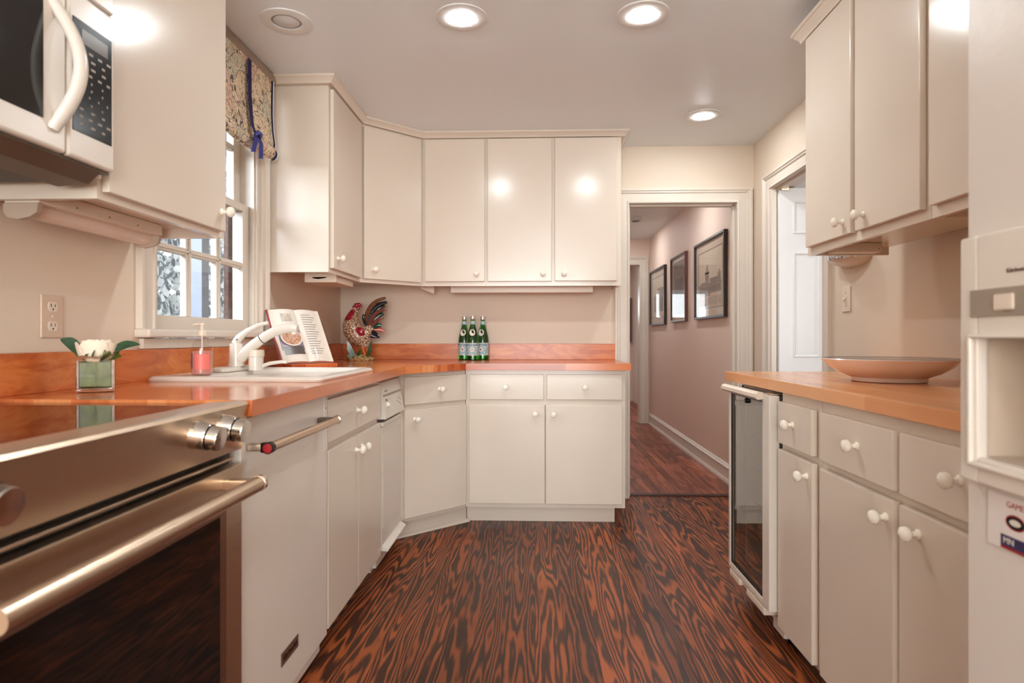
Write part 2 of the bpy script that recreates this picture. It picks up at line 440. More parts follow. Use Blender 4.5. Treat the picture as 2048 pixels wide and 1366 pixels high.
# side doorway casing
TR_ = frame((XR, 0), (0, 1, 0), (-1, 0, 0))
casing(RY0+.010, RY1-.010, RZ-.012, .085, .020, TR_, name='trim_3')
jr = MB()
jr.box(XR-.004, XR+.13, RY0, RY0+.014, 0, RZ); jr.box(XR-.004, XR+.13, RY1-.014, RY1, 0, RZ); jr.box(XR-.004, XR+.13, RY0, RY1, RZ-.014, RZ)
jr.box(XR+.0, XR+.030, RY1-.026, RY1-.012, 0, RZ-.014); jr.box(XR+.03, XR+.07, RY0+.012, RY0+.026, 0, RZ-.014); jr.box(XR+.03, XR+.07, RY0, RY1, RZ-.028, RZ-.012)
struct('trim_4', jr, 'trim')
# hall end doorway
TE = frame((0, 7.65), (1, 0, 0), (0, -1, 0))
casing(EX0, EX1-.01, EZ-.01, .10, .022, TE, name='trim_5')
je = MB(); je.box(EX1-.012, EX1, 7.646, 7.78, 0, EZ); je.box(EX0, EX0+.012, 7.646, 7.78, 0, EZ); je.box(EX0, EX1, 7.646, 7.78, EZ-.012, EZ)
struct('trim_6', je, 'trim')
# a further doorway in the far room, seen through the end door
casing(8.35, 9.15, 1.96, .10, .02, frame((1.62, 0), (0, 1, 0), (-1, 0, 0)), name='trim_7')
struct('door_3', MB().box(1.605, 1.62, 8.35, 9.15, 0.01, 1.96), plain('grey_door_paint', (178, 172, 164), .5))
# baseboards
def baseboard(name, path, h=.135, mat='trim'):
    prof = [(0, 0), (.028, 0), (.028, .018), (.018, .032), (.015, .036), (.015, h-.03), (.020, h-.024), (.012, h-.014), (.012, h-.008), (.006, h), (0, h)]
    return struct(name, MB().sweep(path, prof), mat)
baseboard('baseboard_hall', [(1.41, 7.62), (1.41, 4.24)])
baseboard('baseboard_far', [(1.62, 8.24), (1.62, 7.8)])
baseboard('baseboard_back', [(XR-.0, 4.081), (XR, 3.93)], .13)
# crown boards over the wall cabinets (run to the ceiling)
cp = [(0, 2.274), (.022, 2.274), (.026, 2.284), (.040, 2.296), (.046, 2.300), (.046, 2.3105), (0, 2.3105)]
struct('trim_8', MB().sweep([(-1.298, 2.936), (-.997, 2.936), (-.997, 3.478), (-.690, 3.77), (.523, 3.77), (.523, 4.08)], cp), 'cab')
cp2 = [(0, 2.205), (.020, 2.205), (.022, 2.215), (.040, 2.238), (.046, 2.240), (.046, 2.255), (0, 2.255)]
struct('trim_9', MB().sweep([(1.06, .6), (1.06, 2.44), (1.424, 2.44)][::-1], cp2), 'cab')

# ------------------------------------------------------------------ window
win = bpy.data.objects.new('window_1', None); COL.objects.link(win); win['kind'] = 'structure'; win.location = (XW, 2.457, WZ0); ORG['window_1'] = Vector(win.location)
TL_ = frame((XW, 0), (0, 1, 0), (1, 0, 0))
def wc():
    mb = MB(TL_); pr = casing_prof(.088, .020)
    a0, a1, z0, z1 = WY0-.006, WY1+.004, 1.083, WZ1
    rings = []
    for i in range(4):
        rings.append([({0: a0-o, 1: a0-o, 2: a1+o*.78, 3: a1+o*.78}[i], h, {0: z0, 1: min(z1+o, 2.30), 2: min(z1+o, 2.30), 3: z0}[i]) for o, h in pr])
    mb.rings(rings); return mb
obj('casing', wc(), 'trim', win)
ap = MB(); ap.box(XW+.0005, XW+.018, 1.975, 2.925, 1.0165, 1.052, .003)
obj('apron', ap, 'trim', win)
st = MB(); st.box(XW-.13, XW+.050, 1.955, 2.935, 1.054, 1.083, .008, 3)
obj('sill', st, 'trim', win)
jb = MB()
jb.box(XW-.14, XW-.0005, WY0-.001, WY0+.022, 1.083, WZ1); jb.box(XW-.14, XW-.0005, WY1-.022, WY1+.001, 1.083, WZ1); jb.box(XW-.14, XW-.0005, WY0, WY1, WZ1-.015, WZ1+.001)
jb.box(XW-.024, XW-.010, WY0+.022, WY0+.032, 1.083, WZ1-.015); jb.box(XW-.024, XW-.010, WY1-.032, WY1-.022, 1.083, WZ1-.015)
obj('jamb', jb, 'trim', win)
def sash(name, x, z0, z1, nrow, bot, top):
    y0, y1 = WY0+.024, WY1-.024; st_w = .058
    mb = MB(); a, b = x-.018, x+.018
    mb.box(a, b, y0, y0+st_w, z0, z1, .003); mb.box(a, b, y1-st_w, y1, z0, z1, .003)
    mb.box(a, b, y0+st_w, y1-st_w, z0, z0+bot, .003); mb.box(a, b, y0+st_w, y1-st_w, z1-top, z1, .003)
    iy0, iy1, iz0, iz1 = y0+st_w, y1-st_w, z0+bot, z1-top
    cw = (iy1-iy0-2*.036)/3
    for k in (1, 2):
        yy = iy0+k*cw+(k-1)*.036; mb.box(a+.004, b-.004, yy, yy+.036, iz0, iz1, .005); mb.box(a+.014, b+.001, yy+.012, yy+.024, iz0, iz1, .002)
    rh = (iz1-iz0-(nrow-1)*.028)/nrow
    for k in range(1, nrow):
        zz = iz0+k*rh+(k-1)*.028; mb.box(a+.004, b-.004, iy0, iy1, zz, zz+.028, .005); mb.box(a+.014, b+.001, iy0, iy1, zz+.009, zz+.019, .002)
    o = obj(name, mb, 'trim', win)
    for i in range(3):
        for j in range(nrow):
            ya = iy0+i*(cw+.036); za = iz0+j*(rh+.028)
            g = MB(); g.box(x-.002, x+.002, ya-.006, ya+cw+.006, za-.006, za+rh+.006); obj('glass_pane', g, 'pane', o)
    return o
sash('lower_sash', XW-.056, 1.084, 1.668, 2, .052, .034)
sash('upper_sash', XW-.098, 1.640, 2.222, 2, .034, .045)

obj('weathered_storm_frame', MB().box(-1.418, -1.396, 2.758, 2.798, 1.086, 1.632, .002), plain('weathered_brown', (96, 70, 60), .6, var=.5, scale=40), win)

# ------------------------------------------------------------------ outside the window
def leafwall():
    mb = MB(); rnd = random.Random(3)
    for i in range(2600):
        y = rnd.uniform(3.6, 5.95); z = rnd.uniform(.3, 3.2); x = -3.0+rnd.uniform(-.03, .10)
        s = rnd.uniform(.025, .05); a = rnd.uniform(0, 2*PI); t = rnd.uniform(-.9, .9); u = rnd.uniform(-.7, .7)
        R = Matrix.Translation((x, y, z)) @ Matrix.Rotation(t, 4, 'Z') @ Matrix.Rotation(u, 4, 'Y') @ Matrix.Rotation(a, 4, 'X')
        pts = [(0, 0, -s), (0.006, s*.8, -s*.2), (0, s*.45, s*.6), (.004, 0, s*1.1), (0, -s*.45, s*.6), (0.006, -s*.8, -s*.2)]
        mb.bm.faces.new([mb.bm.verts.new(R @ Vector(p)) for p in pts])
    return mb
o = obj('ivy', leafwall(), plain('ivy_leaf', (214, 222, 222), .35, var=.2, scale=14)); tag(o, 'dense pale ivy leaves covering the wall outside the window', 'ivy', kind='stuff')
o = obj('garden_wall', MB().box(-3.3, -3.05, 3.3, 5.95, 0, 3.2), plain('garden_wall', (196, 202, 206), .8, var=.2)); tag(o, 'grey garden wall hidden behind ivy outside the window', 'wall')
pp = thing('porch_post', 'blue-grey square post outside the middle window panes', 'post', (-1.955, 3.5, 0))
obj('shaft', MB().box(-1.995, -1.905, 3.46, 3.54, 0, 3.0, .006), plain('post_paint', (168, 176, 194), .6, var=.05), pp)
obj('foot', MB().box(-2.01, -1.89, 3.44, 3.56, 0, .18, .006), plain('post_paint2', (150, 158, 176), .6), pp)
o = obj('lawn', MB().box(-12, XW-.2, -2, 16, -.5, -.4), plain('lawn_green', (120, 140, 100), .9, var=.3)); tag(o, 'lawn outside the kitchen window', 'lawn', kind='structure')

# ------------------------------------------------------------------ cabinets
def knob(parent, T, u, z, v0=.020):
    mb = MB(T @ Matrix.Translation((u, v0, z)))
    prof = [(.0105, 0), (.0105, .003), (.0062, .006), (.0058, .014), (.0095, .018), (.0150, .022), (.0168, .028), (.0150, .0345), (.0085, .0385), (.0001, .0395)]
    mb.lathe(prof, axis='y', n=24)
    return obj('knob', mb, 'knob', parent)
def panel(name, parent, T, u0, u1, z0, z1, k=None, th=.020, mat='cab', label=None):
    mb = MB(T).box(min(u0, u1), max(u0, u1), .0006, th, z0, z1, .0035, 2)
    d = obj(name, mb, mat, parent)
    for (ku, kz) in (k or []): knob(d, T, ku, kz)
    if label: d['label'] = label
    return d
def base_body(parent, T, u0, u1, depth=.575, top=.8725, toe=(None, None), hollow=False, toebox=True, z0=.098):
    a, b = min(u0, u1), max(u0, u1)
    mb = MB(T)
    if not hollow:
        mb.box(a, b, -depth, 0, z0, top)
    else:
        mb.box(a, b, -.02, 0, z0, top); mb.box(a, a+.018, -depth, -.02, z0, top); mb.box(b-.018, b, -depth, -.02, z0, top)
        mb.box(a, b, -depth, -.02, z0, z0+.018); mb.box(a, b, -depth, -depth+.01, z0, top)
    obj('carcass', mb, 'cab', parent)
    if toebox:
        mb = MB(T).box(a+(toe[0] or 0), b-(toe[1] or 0), -depth, -.068, 0.0005, z0)
        obj('toe_kick', mb, 'cab', parent)
def upper_body(parent, T, u0, u1, z1, z0=1.372, depth=.298, side0=True, side1=True):
    a, b = min(u0, u1), max(u0, u1)
    mb = MB(T); mb.box(a, b, -depth, 0, z0+.030, z1)
    mb.box(a, b, -.019, 0, z0, z0+.030)
    if side0: mb.box(a, a+.018, -depth, -.019, z0, z0+.030)
    if side1: mb.box(b-.018, b, -depth, -.019, z0, z0+.030)
    return obj('carcass', mb, 'cab', parent)

LBASE = frame((-.700, 0), (0, 1, 0), (1, 0, 0))           # u = D
# sink base
c = thing('base_cabinet', 'white base cabinet under the sink with one drawer above two doors', 'cabinet', (-.98, 2.35, 0))
base_body(c, LBASE, 1.999, 2.705, hollow=True)
panel('drawer', c, LBASE, 2.008, 2.690, .706, .850, [(2.335, .777)])
panel('door', c, LBASE, 2.008, 2.352, .092, .680, [(2.318, .628)])
panel('door', c, LBASE, 2.356, 2.700, .092, .680, [(2.398, .628)])
# filler between range and dishwasher
c = thing('filler_strip', 'narrow white filler strip between stove and dishwasher', 'panel', (-.98, 1.39, 0))
obj('strip', MB(LBASE).box(1.386, 1.394, -.5, .0, .0005, .8725), 'cab', c)
# corner base cabinet (diagonal)
c = thing('corner_base_cabinet', 'diagonal white corner base cabinet with one drawer over one door', 'cabinet', (-.85, 3.65, 0))
poly = [(-1.2975, 3.135), (-.700, 3.135), (-.700, 3.152), (-.394, 3.462), (-.394, 4.055), (-1.2975, 4.055)]
obj('carcass', MB().prism(poly, .098, .8725), 'cab', c)
obj('toe_kick', MB().prism([(-1.29, 3.14), (-.775, 3.14), (-.752, 3.190), (-.394, 3.522), (-.394, 4.05), (-1.29, 4.05)], .0005, .098), 'cab', c)
obj('toe_moulding', MB().sweep([(-.752, 3.190), (-.382, 3.532)], [(.001, .001), (.014, .001), (.012, .012), (.001, .018)]), 'cab', c)
dv = Vector((-.394+.700, 3.462-3.152, 0)); L = dv.length; dn = Vector((dv.y, -dv.x, 0))
TD = frame((-.700, 3.152), dv, dn)
panel('drawer', c, TD, .022, L-.006, .706, .850, [(L*.56, .777)])
panel('door', c, TD, .022, L-.006, .118, .680, [(.085, .628)])
# back base double
TBB = frame((0, 3.480), (1, 0, 0), (0, -1, 0))
c = thing('base_cabinet', 'white base cabinet with two drawers over two doors beside the hall doorway', 'cabinet', (.06, 3.75, 0))
base_body(c, TBB, -.392, .505, toe=(0, .05))
panel('drawer', c, TBB, -.370, .049, .707, .848, [(-.163, .777)])
panel('drawer', c, TBB, .066, .486, .707, .848, [(.279, .777)])
panel('door', c, TBB, -.372, .055, .122, .679, [(.002, .628)])
panel('door', c, TBB, .060, .487, .122, .679, [(.105, .626)])
# right base cabinets
RB = frame((.830, 0), (0, 1, 0), (-1, 0, 0))
c = thing('base_cabinet', 'narrow white base cabinet with one drawer over one door beside the wine cooler', 'cabinet', (1.12, 1.98, 0))
base_body(c, RB, 1.815, 2.100)
panel('drawer', c, RB, 1.842, 2.093, .704, .842, [(1.972, .779)])
panel('door', c, RB, 1.838, 2.093, .092, .684, [(1.872, .640)])
c = thing('base_cabinet', 'wide white base cabinet with two drawers over two doors beside the refrigerator', 'cabinet', (1.12, 1.40, 0))
base_body(c, RB, .995, 1.811)
panel('drawer', c, RB, 1.431, 1.790, .704, .842, [(1.583, .781)])
panel('drawer', c, RB, 1.035, 1.406, .704, .842, [(1.207, .781)])
panel('door', c, RB, 1.428, 1.790, .092, .682, [(1.456, .639)])
panel('door', c, RB, 1.035, 1.406, .092, .682, [(1.334, .638)])
# upper: left, next to the microwave
LU = frame((-1.000, 0), (0, 1, 0), (1, 0, 0))
c = thing('wall_cabinet', 'white wall cabinet with one big door left of the window beside the microwave', 'cabinet', (-1.15, 1.65, 1.372))
upper_body(c, LU, 1.372, 1.945, 2.31)
panel('door', c, LU, 1.385, 1.922, 1.389, 2.29, [(1.895, 1.447)])
c = thing('wall_cabinet', 'short white wall cabinet above the microwave', 'cabinet', (-1.15, .98, 1.84))
obj('carcass', MB(LU).box(.60, 1.370, -.298, 0, 1.845, 2.31), 'cab', c)
panel('door', c, LU, .61, .98, 1.86, 2.29, [(.95, 1.9)]); panel('door', c, LU, .984, 1.36, 1.86, 2.29, [(1.015, 1.9)])
# upper: right of window
c = thing('wall_cabinet', 'white wall cabinet with one narrow door right of the window', 'cabinet', (-1.15, 3.2, 1.372))
upper_body(c, LU.copy() if False else frame((-.997, 0), (0, 1, 0), (1, 0, 0)), 2.942, 3.476, 2.30, side1=False)
TLU = frame((-.997, 0), (0, 1, 0), (1, 0, 0))
panel('door', c, TLU, 2.960, 3.445, 1.392, 2.262, [(3.02, 1.447)])
# upper: diagonal corner
c = thing('corner_wall_cabinet', 'diagonal white corner wall cabinet with one door', 'cabinet', (-1.0, 3.8, 1.372))
p = [(-1.2975, 3.480), (-.997, 3.480), (-.690, 3.772), (-.690, 4.078), (-1.2975, 4.078)]
mb = MB().prism(p, 1.402, 2.30)
dv = Vector((.307, .292, 0)); L = dv.length; TDU = frame((-.997, 3.480), dv, Vector((dv.y, -dv.x, 0)))
mb.T = TDU; mb.box(0, L, -.018, 0, 1.372, 1.402)
obj('carcass', mb, 'cab', c)
obj('light_bracket', MB().prism([(-.725, 1.4015), (-.640, 1.4015), (-.640, 1.338), (-.650, 1.336), (-.725, 1.366)], 3.895, 3.915, 'xz'), 'cab', c)
panel('door', c, TDU, .016, L-.022, 1.392, 2.262, [(.075, 1.447)])
# upper: back single and double
TBU = frame((0, 3.770), (1, 0, 0), (0, -1, 0))
c = thing('wall_cabinet', 'white wall cabinet with one door between corner cabinet and double cabinet', 'cabinet', (-.5, 3.92, 1.372))
upper_body(c, TBU, -.689, -.298, 2.30, side1=False, side0=False)
panel('door', c, TBU, -.673, -.307, 1.398, 2.266, [(-.357, 1.443)])
c = thing('wall_cabinet', 'white wall cabinet with two doors above the bottles, nearest the hall doorway', 'cabinet', (.11, 3.92, 1.372))
upper_body(c, TBU, -.297, .523, 2.30, side0=False)
panel('door', c, TBU, -.289, .101, 1.398, 2.269, [(.049, 1.443)])
panel('door', c, TBU, .120, .496, 1.400, 2.269, [(.176, 1.442)])
# upper: right
RU = frame((1.060, 0), (0, 1, 0), (-1, 0, 0))
c = thing('wall_cabinet', 'white wall cabinet with two doors over the right counter', 'cabinet', (1.24, 2.07, 1.372))
upper_body(c, RU, 1.690, 2.438, 2.25)
panel('door', c, RU, 2.077, 2.414, 1.400, 2.200, [(2.125, 1.444)])
panel('door', c, RU, 1.709, 2.050, 1.400, 2.200, [(1.993, 1.444)])
c = thing('wall_cabinet', 'white wall cabinet over the right counter, partly behind the refrigerator', 'cabinet', (1.24, 1.3, 1.372))
upper_body(c, RU, .995, 1.688, 2.25)
panel('door', c, RU, 1.345, 1.672, 1.402, 2.200, [(1.375, 1.444)], label='door with its knob hidden by the refrigerator')
panel('door', c, RU, 1.010, 1.330, 1.402, 2.200, [(1.30, 1.444)])

# ------------------------------------------------------------------ countertops
ct = thing('countertop', 'orange cherry wood worktop running from the stove round the corner to the hall doorway', 'countertop', (-.98, 2.0, .873))
ZT0, ZT1 = .8735, .911
SX0, SX1, SY0, SY1 = -1.165, -.755, 2.015, 2.575      # sink cut-out
mb = MB()
mb.box(-1.2985, SX0, 1.384, 3.05, ZT0, ZT1); mb.box(SX1, -.645, 1.384, 3.05, ZT0, ZT1)
mb.box(SX0, SX1, 1.384, SY0, ZT0, ZT1); mb.box(SX0, SX1, SY1, 3.05, ZT0, ZT1)
mb.prism([(-1.2985, 3.05), (-.645, 3.05), (-.515, 3.240), (-1.2985, 3.9)], ZT0, ZT1)
obj('worktop_left', mb, 'counter', ct)
mb = MB()
mb.prism([(-1.2985, 3.9), (-.515, 3.240), (-.386, 3.430), (.532, 3.430), (.532, 4.0795), (-1.2985, 4.0795)], ZT0, ZT1)
obj('worktop_back', mb, 'counterx', ct)
mb = MB(); mb.box(-1.2985, -1.279, 1.384, 4.0795, ZT1, 1.0155, .002); obj('backsplash', mb, 'splash', ct)
mb = MB(); mb.box(-1.2785, .533, 4.061, 4.0795, ZT1, 1.0155, .002); obj('backsplash', mb, 'splash', ct)
c2 = thing('countertop', 'pale orange wooden worktop on the right side, ending above the wine cooler', 'countertop', (1.1, 1.8, .873))
obj('worktop', MB().box(.808, 1.4240, .990, 2.660, ZT0, ZT1, .003), 'counter2', c2)

# ------------------------------------------------------------------ range
r = thing('range', 'stainless steel slide-in stove with black glass cooktop and wide oven door', 'stove', (-.96, 1.0, 0))
Y0, Y1 = .618, 1.380
obj('body', MB().box(-1.28, -.700, Y0, Y1, .02, .896), 'darkgrey', r)
obj('cooktop', MB().box(-1.279, -.735, Y0, Y1-.002, .896, .9045, .002), 'ctop_glass', r)
# control panel: rounded top lip, slanted face
prof = [(-.736, .897), (-.736, .907), (-.668, .911), (-.654, .909), (-.650, .903), (-.652, .895), (-.668, .802), (-.700, .802), (-.700, .897)]
obj('control_panel', MB().prism(prof, Y0, Y1, 'xz'), 'steel', r)
obj('vent_gap', MB().box(-.699, -.690, Y0+.01, Y1-.01, .772, .801), 'black', r)
obj('vent_rail', MB().box(-.690, -.672, Y0+.005, Y1-.03, .782, .788, .002), 'steel', r)
nrm = Vector((-.652+.668, 0, .895-.802)); fn = Vector((nrm.z, 0, -nrm.x)).normalized()   # panel outward normal
def rknob(y, z):
    x = -.668+(z-.802)/(.895-.802)*.016
    ax = Vector((fn.x, 0, fn.z)); ay = Vector((0, 1, 0)); az = ax.cross(ay)
    T = Matrix(((ax.x, ay.x, az.x, x), (ax.y, ay.y, az.y, y), (ax.z, ay.z, az.z, z), (0, 0, 0, 1)))
    k = obj('control_knob', MB(T).lathe([(.0285, 0), (.0275, .010), (.0255, .026), (.0245, .028), (.0235, .030), (.0235, .048), (.0225, .051), (.0001, .0515)], axis='x', n=40), 'chrome', r)
    obj('knob_ring', MB(T).lathe([(.0242, .0285), (.0250, .029), (.0250, .031), (.0242, .0315)], axis='x', n=40), 'black', k)
for y in (1.272, 1.170, .690): rknob(y, .866)
# oven door
d = MB(); d.box(-.700, -.664, Y0+.003, Y1-.004, .155, .770, .004)
dr = obj('oven_door', d, 'steel', r)
obj('window_frame', MB().box(-.6645, -.6605, .655, 1.298, .20, .690, .0015), plain('dark_bronze_steel', (150, 118, 100), .3, .9), dr)
obj('oven_window', MB().box(-.6610, -.6590, .672, 1.268, .215, .678), 'blackglass', dr)
hd = MB().tube([(-.598, .66, .738), (-.598, 1.318, .738)], .0165, 24)
h = obj('handle', hd, 'steel', dr)
for y in (.68, 1.300):
    obj('handle_mount', MB().box(-.668, -.600, y-.014, y+.012, .727, .751, .004), 'steel', h)
obj('end_cap', MB().lathe([(.0175, 0), (.0175, .012), (.015, .014), (.0001, .0145)], (-.598, 1.310, .738), 'y', 24), 'chrome', h)
obj('bottom_drawer', MB().box(-.700, -.668, Y0+.003, Y1-.004, .03, .150, .004), 'steel', r)

# ------------------------------------------------------------------ dishwasher
w = thing('dishwasher', 'white dishwasher with a steel bar handle left of the sink cabinet', 'dishwasher', (-.98, 1.69, 0))
obj('tub', MB().box(-1.27, -.704, 1.397, 1.990, .03, .868), 'whitecool', w)
dd = obj('door', MB().box(-.7035, -.678, 1.399, 1.988, .085, .866, .004), 'whitecool', w)
obj('edge_strip', MB().box(-.6782, -.6770, 1.955, 1.9875, .69, .864), 'white', dd)
obj('screw', MB().lathe([(.003, 0), (.003, .001), (.0001, .0012)], (-.677, 1.972, .826), 'x', 10), 'darkgrey', dd)
hb = obj('handle', MB().tube([(-.624, 1.425, .795), (-.624, 1.925, .795)], .0115, 20), 'steel', dd)
obj('end_cap', MB().lathe([(.0132, 0), (.0140, .002), (.0140, .010), (.0118, .014), (.0001, .0150)], (-.624, 1.920, .795), 'y', 24), 'chrome', hb)
obj('end_cap', MB().lathe([(.0140, 0), (.0140, .016), (.0001, .0165)], (-.624, 1.433, .795), '-y', 24), 'black', hb)
obj('medallion', MB().lathe([(.0115, 0), (.0110, .0015), (.0001, .002)], (-.624, 1.4165, .795), '-y', 24), 'red', hb)
obj('handle_mount', MB().box(-.678, -.622, 1.895, 1.920, .786, .804, .003), 'vent', hb)
obj('handle_mount', MB().box(-.642, -.618, 1.4165, 1.434, .784, .808, .003), 'black', hb)
obj('handle_mount', MB().box(-.678, -.640, 1.424, 1.444, .786, .804, .003), 'steel', hb)
pl = obj('nameplate', MB().box(-.678, -.6762, 1.622, 1.740, .172, .208, .0006), plain('bronze_plate', (126, 100, 84), .35, .6), dd)
text('lettering', 'KitchenAid', 'black', pl, .021, Matrix(((0, 0, 1, -.6758), (1, 0, 0, 1.681), (0, 1, 0, .190), (0, 0, 0, 1))))
obj('toe_panel', MB().box(-.78, -.765, 1.40, 1.988, .0005, .085), 'darkgrey', w)

# ------------------------------------------------------------------ trash compactor
t = thing('trash_compactor', 'slim white trash compactor with a control panel between sink cabinet and corner cabinet', 'compactor', (-.98, 2.92, 0))
obj('body', MB().box(-1.27, -.706, 2.712, 3.122, .03, .866), 'white', t)
cpn = obj('control_panel', MB().prism([(-.7055, .690), (-.664, .690), (-.664, .700), (-.690, .852), (-.7055, .856)], 2.722, 3.105, 'xz'), 'white', t)
sl = Vector((-.690+.664, 0, .852-.700)).normalized(); sn = Vector((sl.z, 0, -sl.x))
TC = Matrix(((sn.x, 0, sl.x, -.664), (0, 1, 0, 0), (sn.z, 0, sl.z, .700), (0, 0, 0, 1)))
obj('groove', MB(TC).box(0, .0006, 2.738, 3.095, .088, .098), 'midgrey', cpn)
obj('dial', MB(TC).lathe([(.012, 0), (.011, .012), (.0001, .013)], (.0002, 2.785, .048), 'x', 20), 'knob', cpn)
obj('dial_mark', MB(TC).box(.0002, .0012, 2.778, 2.792, .066, .076), 'darkgrey', cpn)
for i, (yy, zz) in enumerate(((3.02, .060), (3.05, .050), (3.02, .036), (3.05, .026), (2.985, .048))):
    obj('button', MB(TC).lathe([(.0045, 0), (.0045, .002), (.0001, .0022)], (.0002, yy, zz), 'x', 10), 'midgrey', cpn)
text('lettering', 'KitchenAid', 'midgrey', cpn, .013, TC @ Matrix(((0, 0, 1, .0004), (1, 0, 0, 2.80), (0, 1, 0, .112), (0, 0, 0, 1))), extrude=.0002)
dc = obj('drawer_front', MB().box(-.7055, -.682, 2.722, 3.105, .125, .655, .003), 'white', t)
obj('top_rail', MB().box(-.7055, -.676, 2.722, 3.105, .657, .676, .003), 'white', t)
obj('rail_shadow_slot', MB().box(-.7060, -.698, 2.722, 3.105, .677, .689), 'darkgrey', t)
obj('inset_panel', MB().box(-.6822, -.6808, 2.738, 3.090, .20, .625, .0005), 'whitecool', dc)
obj('foot_pedal', MB().prism([(-.7055, .124), (-.684, .122), (-.658, .104), (-.657, .098), (-.7055, .100)], 2.735, 3.120, 'xz'), 'white', t)
obj('base', MB().box(-1.2, -.735, 2.735, 3.118, .0005, .095), 'white', t)

# ------------------------------------------------------------------ microwave
m = thing('microwave', 'white over-the-range microwave with black window and keypad', 'microwave', (-1.1, .98, 1.42))
MY0, MY1 = .598, 1.355
obj('body', MB().box(-1.295, -.975, MY0, MY1, 1.409, 1.838, .004), 'white', m)
md = obj('door', MB().box(-.9745, -.945, MY0, 1.212, 1.424, 1.772, .008, 3), 'white', m)
obj('window', MB().box(-.9455, -.9435, .66, 1.150, 1.476, 1.735, .0008), 'blackglass', md)
# bowed handle
hp = []; n = 18
for i in range(n+1):
    s = i/n; z = 1.463+(1.716-1.463)*s; b = math.sin(PI*s)
    hp.append((-.946+.046*b, 1.176+.014*b, z))
obj('handle', MB().tube(hp, [.015 if 1 < i < n-1 else .013 for i in range(n+1)], 16, flat=.75, up=(1, 0, 0)), 'white', md)
mp = obj('control_panel', MB().box(-.9745, -.945, 1.2145, MY1, 1.424, 1.772, .008, 3), 'white', m)
kp = obj('keypad', MB().box(-.9455, -.9438, 1.226, 1.342, 1.480, 1.714, .0008), 'black', mp)
obj('display', MB().box(-.9439, -.9432, 1.250, 1.328, 1.668, 1.698), plain('display_grey', (86, 74, 64), .2), kp)
kr = random.Random(5)
for j in range(11):
    z = 1.652-j*.0155
    for i in range(3 if j % 3 else 4):
        y = 1.244+i*(.033 if j % 3 else .027)
        wd = .004 if 3 < j < 8 else .009+kr.random()*.004
        obj('key_print', MB().box(-.9439, -.9434, y, y+wd, z, z+.005), 'midgrey', kp)
obj('vent_grille', MB().box(-.9745, -.947, MY0, MY1, 1.776, 1.838, .006, 3), 'white', m)
ub = MB(); ub.box(-.972, -.958, MY0+.01, MY1-.004, 1.418, 1.440); ub.prism([(-.965, 1.430), (-.957, 1.418), (-.985, 1.392), (-1.055, 1.388), (-1.07, 1.4085)], MY0+.01, MY1-.03, 'xz')
obj('vent_hood', ub, 'vent', m)
obj('grease_filter', MB().box(-1.25, -1.07, .66, 1.02, 1.400, 1.4085), 'darkgrey', m)
obj('grease_filter', MB().box(-1.25, -1.07, 1.06, 1.33, 1.400, 1.4085), 'darkgrey', m)
obj('lamp_lens', MB().box(-1.048, -.995, .90, 1.06, 1.3855, 1.3915), 'glue', m)

# ------------------------------------------------------------------ refrigerator
f = thing('refrigerator', 'white side-by-side refrigerator with an ice and water dispenser in its door', 'refrigerator', (1.05, .53, 0))
obj('body', MB().box(.745, 1.415, .09, .978, .02, 1.76, .006), 'white', f)
def enamel():
    g = G('textured_fridge_enamel'); v = g.obj(); nn = g.noise(v, 55, 5, .7)
    g.out(Base_Color=lin((214, 206, 199))+(1,), Roughness=g.math('MULTIPLY_ADD', nn, .2, .22)); g.bump(nn, .25, .002); return g.m
M['enamel'] = enamel()
fdm = MB(); fdm.box(.672, .742, .535, .640, .03, 1.76); fdm.box(.672, .742, .940, .982, .03, 1.76); fdm.box(.672, .742, .640, .940, .03, .876)
fdm.box(.672, .742, .640, .940, 1.052, 1.76); fdm.box(.738, .742, .640, .940, .876, 1.052)
fd = obj('door', fdm, 'enamel', f); fd['label'] = 'freezer door with dispenser'
obj('door', MB().box(.672, .742, .09, .529, .03, 1.76, .012, 3), 'enamel', f)
DY0, DY1 = .600, .982
fz = MB(); Z0_, Z1_ = .838, 1.205
fz.box(.655, .672, .940, DY1-.005, Z0_, Z1_, .004); fz.box(.655, .672, DY0, .640, Z0_, Z1_, .004)
fz.box(.655, .672, .64, .940, 1.052, Z1_, .004); fz.box(.655, .672, .64, .940, Z0_, .876, .004)
fb = obj('dispenser_frame', fz, 'white', fd)
lp = MB()
lp.box(.647, .6555, .944, .952, .866, 1.056, .003); lp.box(.647, .6555, .628, .952, .862, .870, .003); lp.box(.647, .6555, .628, .952, 1.052, 1.058, .003)
obj('recess_lip', lp, 'white', fb)
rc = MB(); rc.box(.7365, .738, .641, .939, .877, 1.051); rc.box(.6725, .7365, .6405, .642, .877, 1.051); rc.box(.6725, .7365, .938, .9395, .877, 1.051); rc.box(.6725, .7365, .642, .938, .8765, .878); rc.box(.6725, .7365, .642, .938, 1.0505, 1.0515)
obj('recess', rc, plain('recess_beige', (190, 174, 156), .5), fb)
cs = obj('control_strip', MB().box(.6525, .6555, .63, .951, 1.084, 1.124, .001), 'midgrey', fb)
for k in range(4): obj('button', MB().box(.6495, .6530, .865-k*.06, .899-k*.06, 1.092, 1.115, .003), 'plastic', cs)
text('lettering', 'KitchenAid', plain('logo_brown', (120, 98, 76), .4).name and 'framebrown', fb, .0085,
     Matrix(((0, 0, -1, .6542), (-1, 0, 0, .860), (0, 1, 0, 1.1462), (0, 0, 0, 1))), spacing=1.1)
obj('handle', MB().tube([(.672, .555, 1.66), (.625, .555, 1.62), (.618, .555, 1.4), (.618, .555, 1.25), (.625, .555, .80), (.672, .555, .76)], .014, 12), 'white', fd)

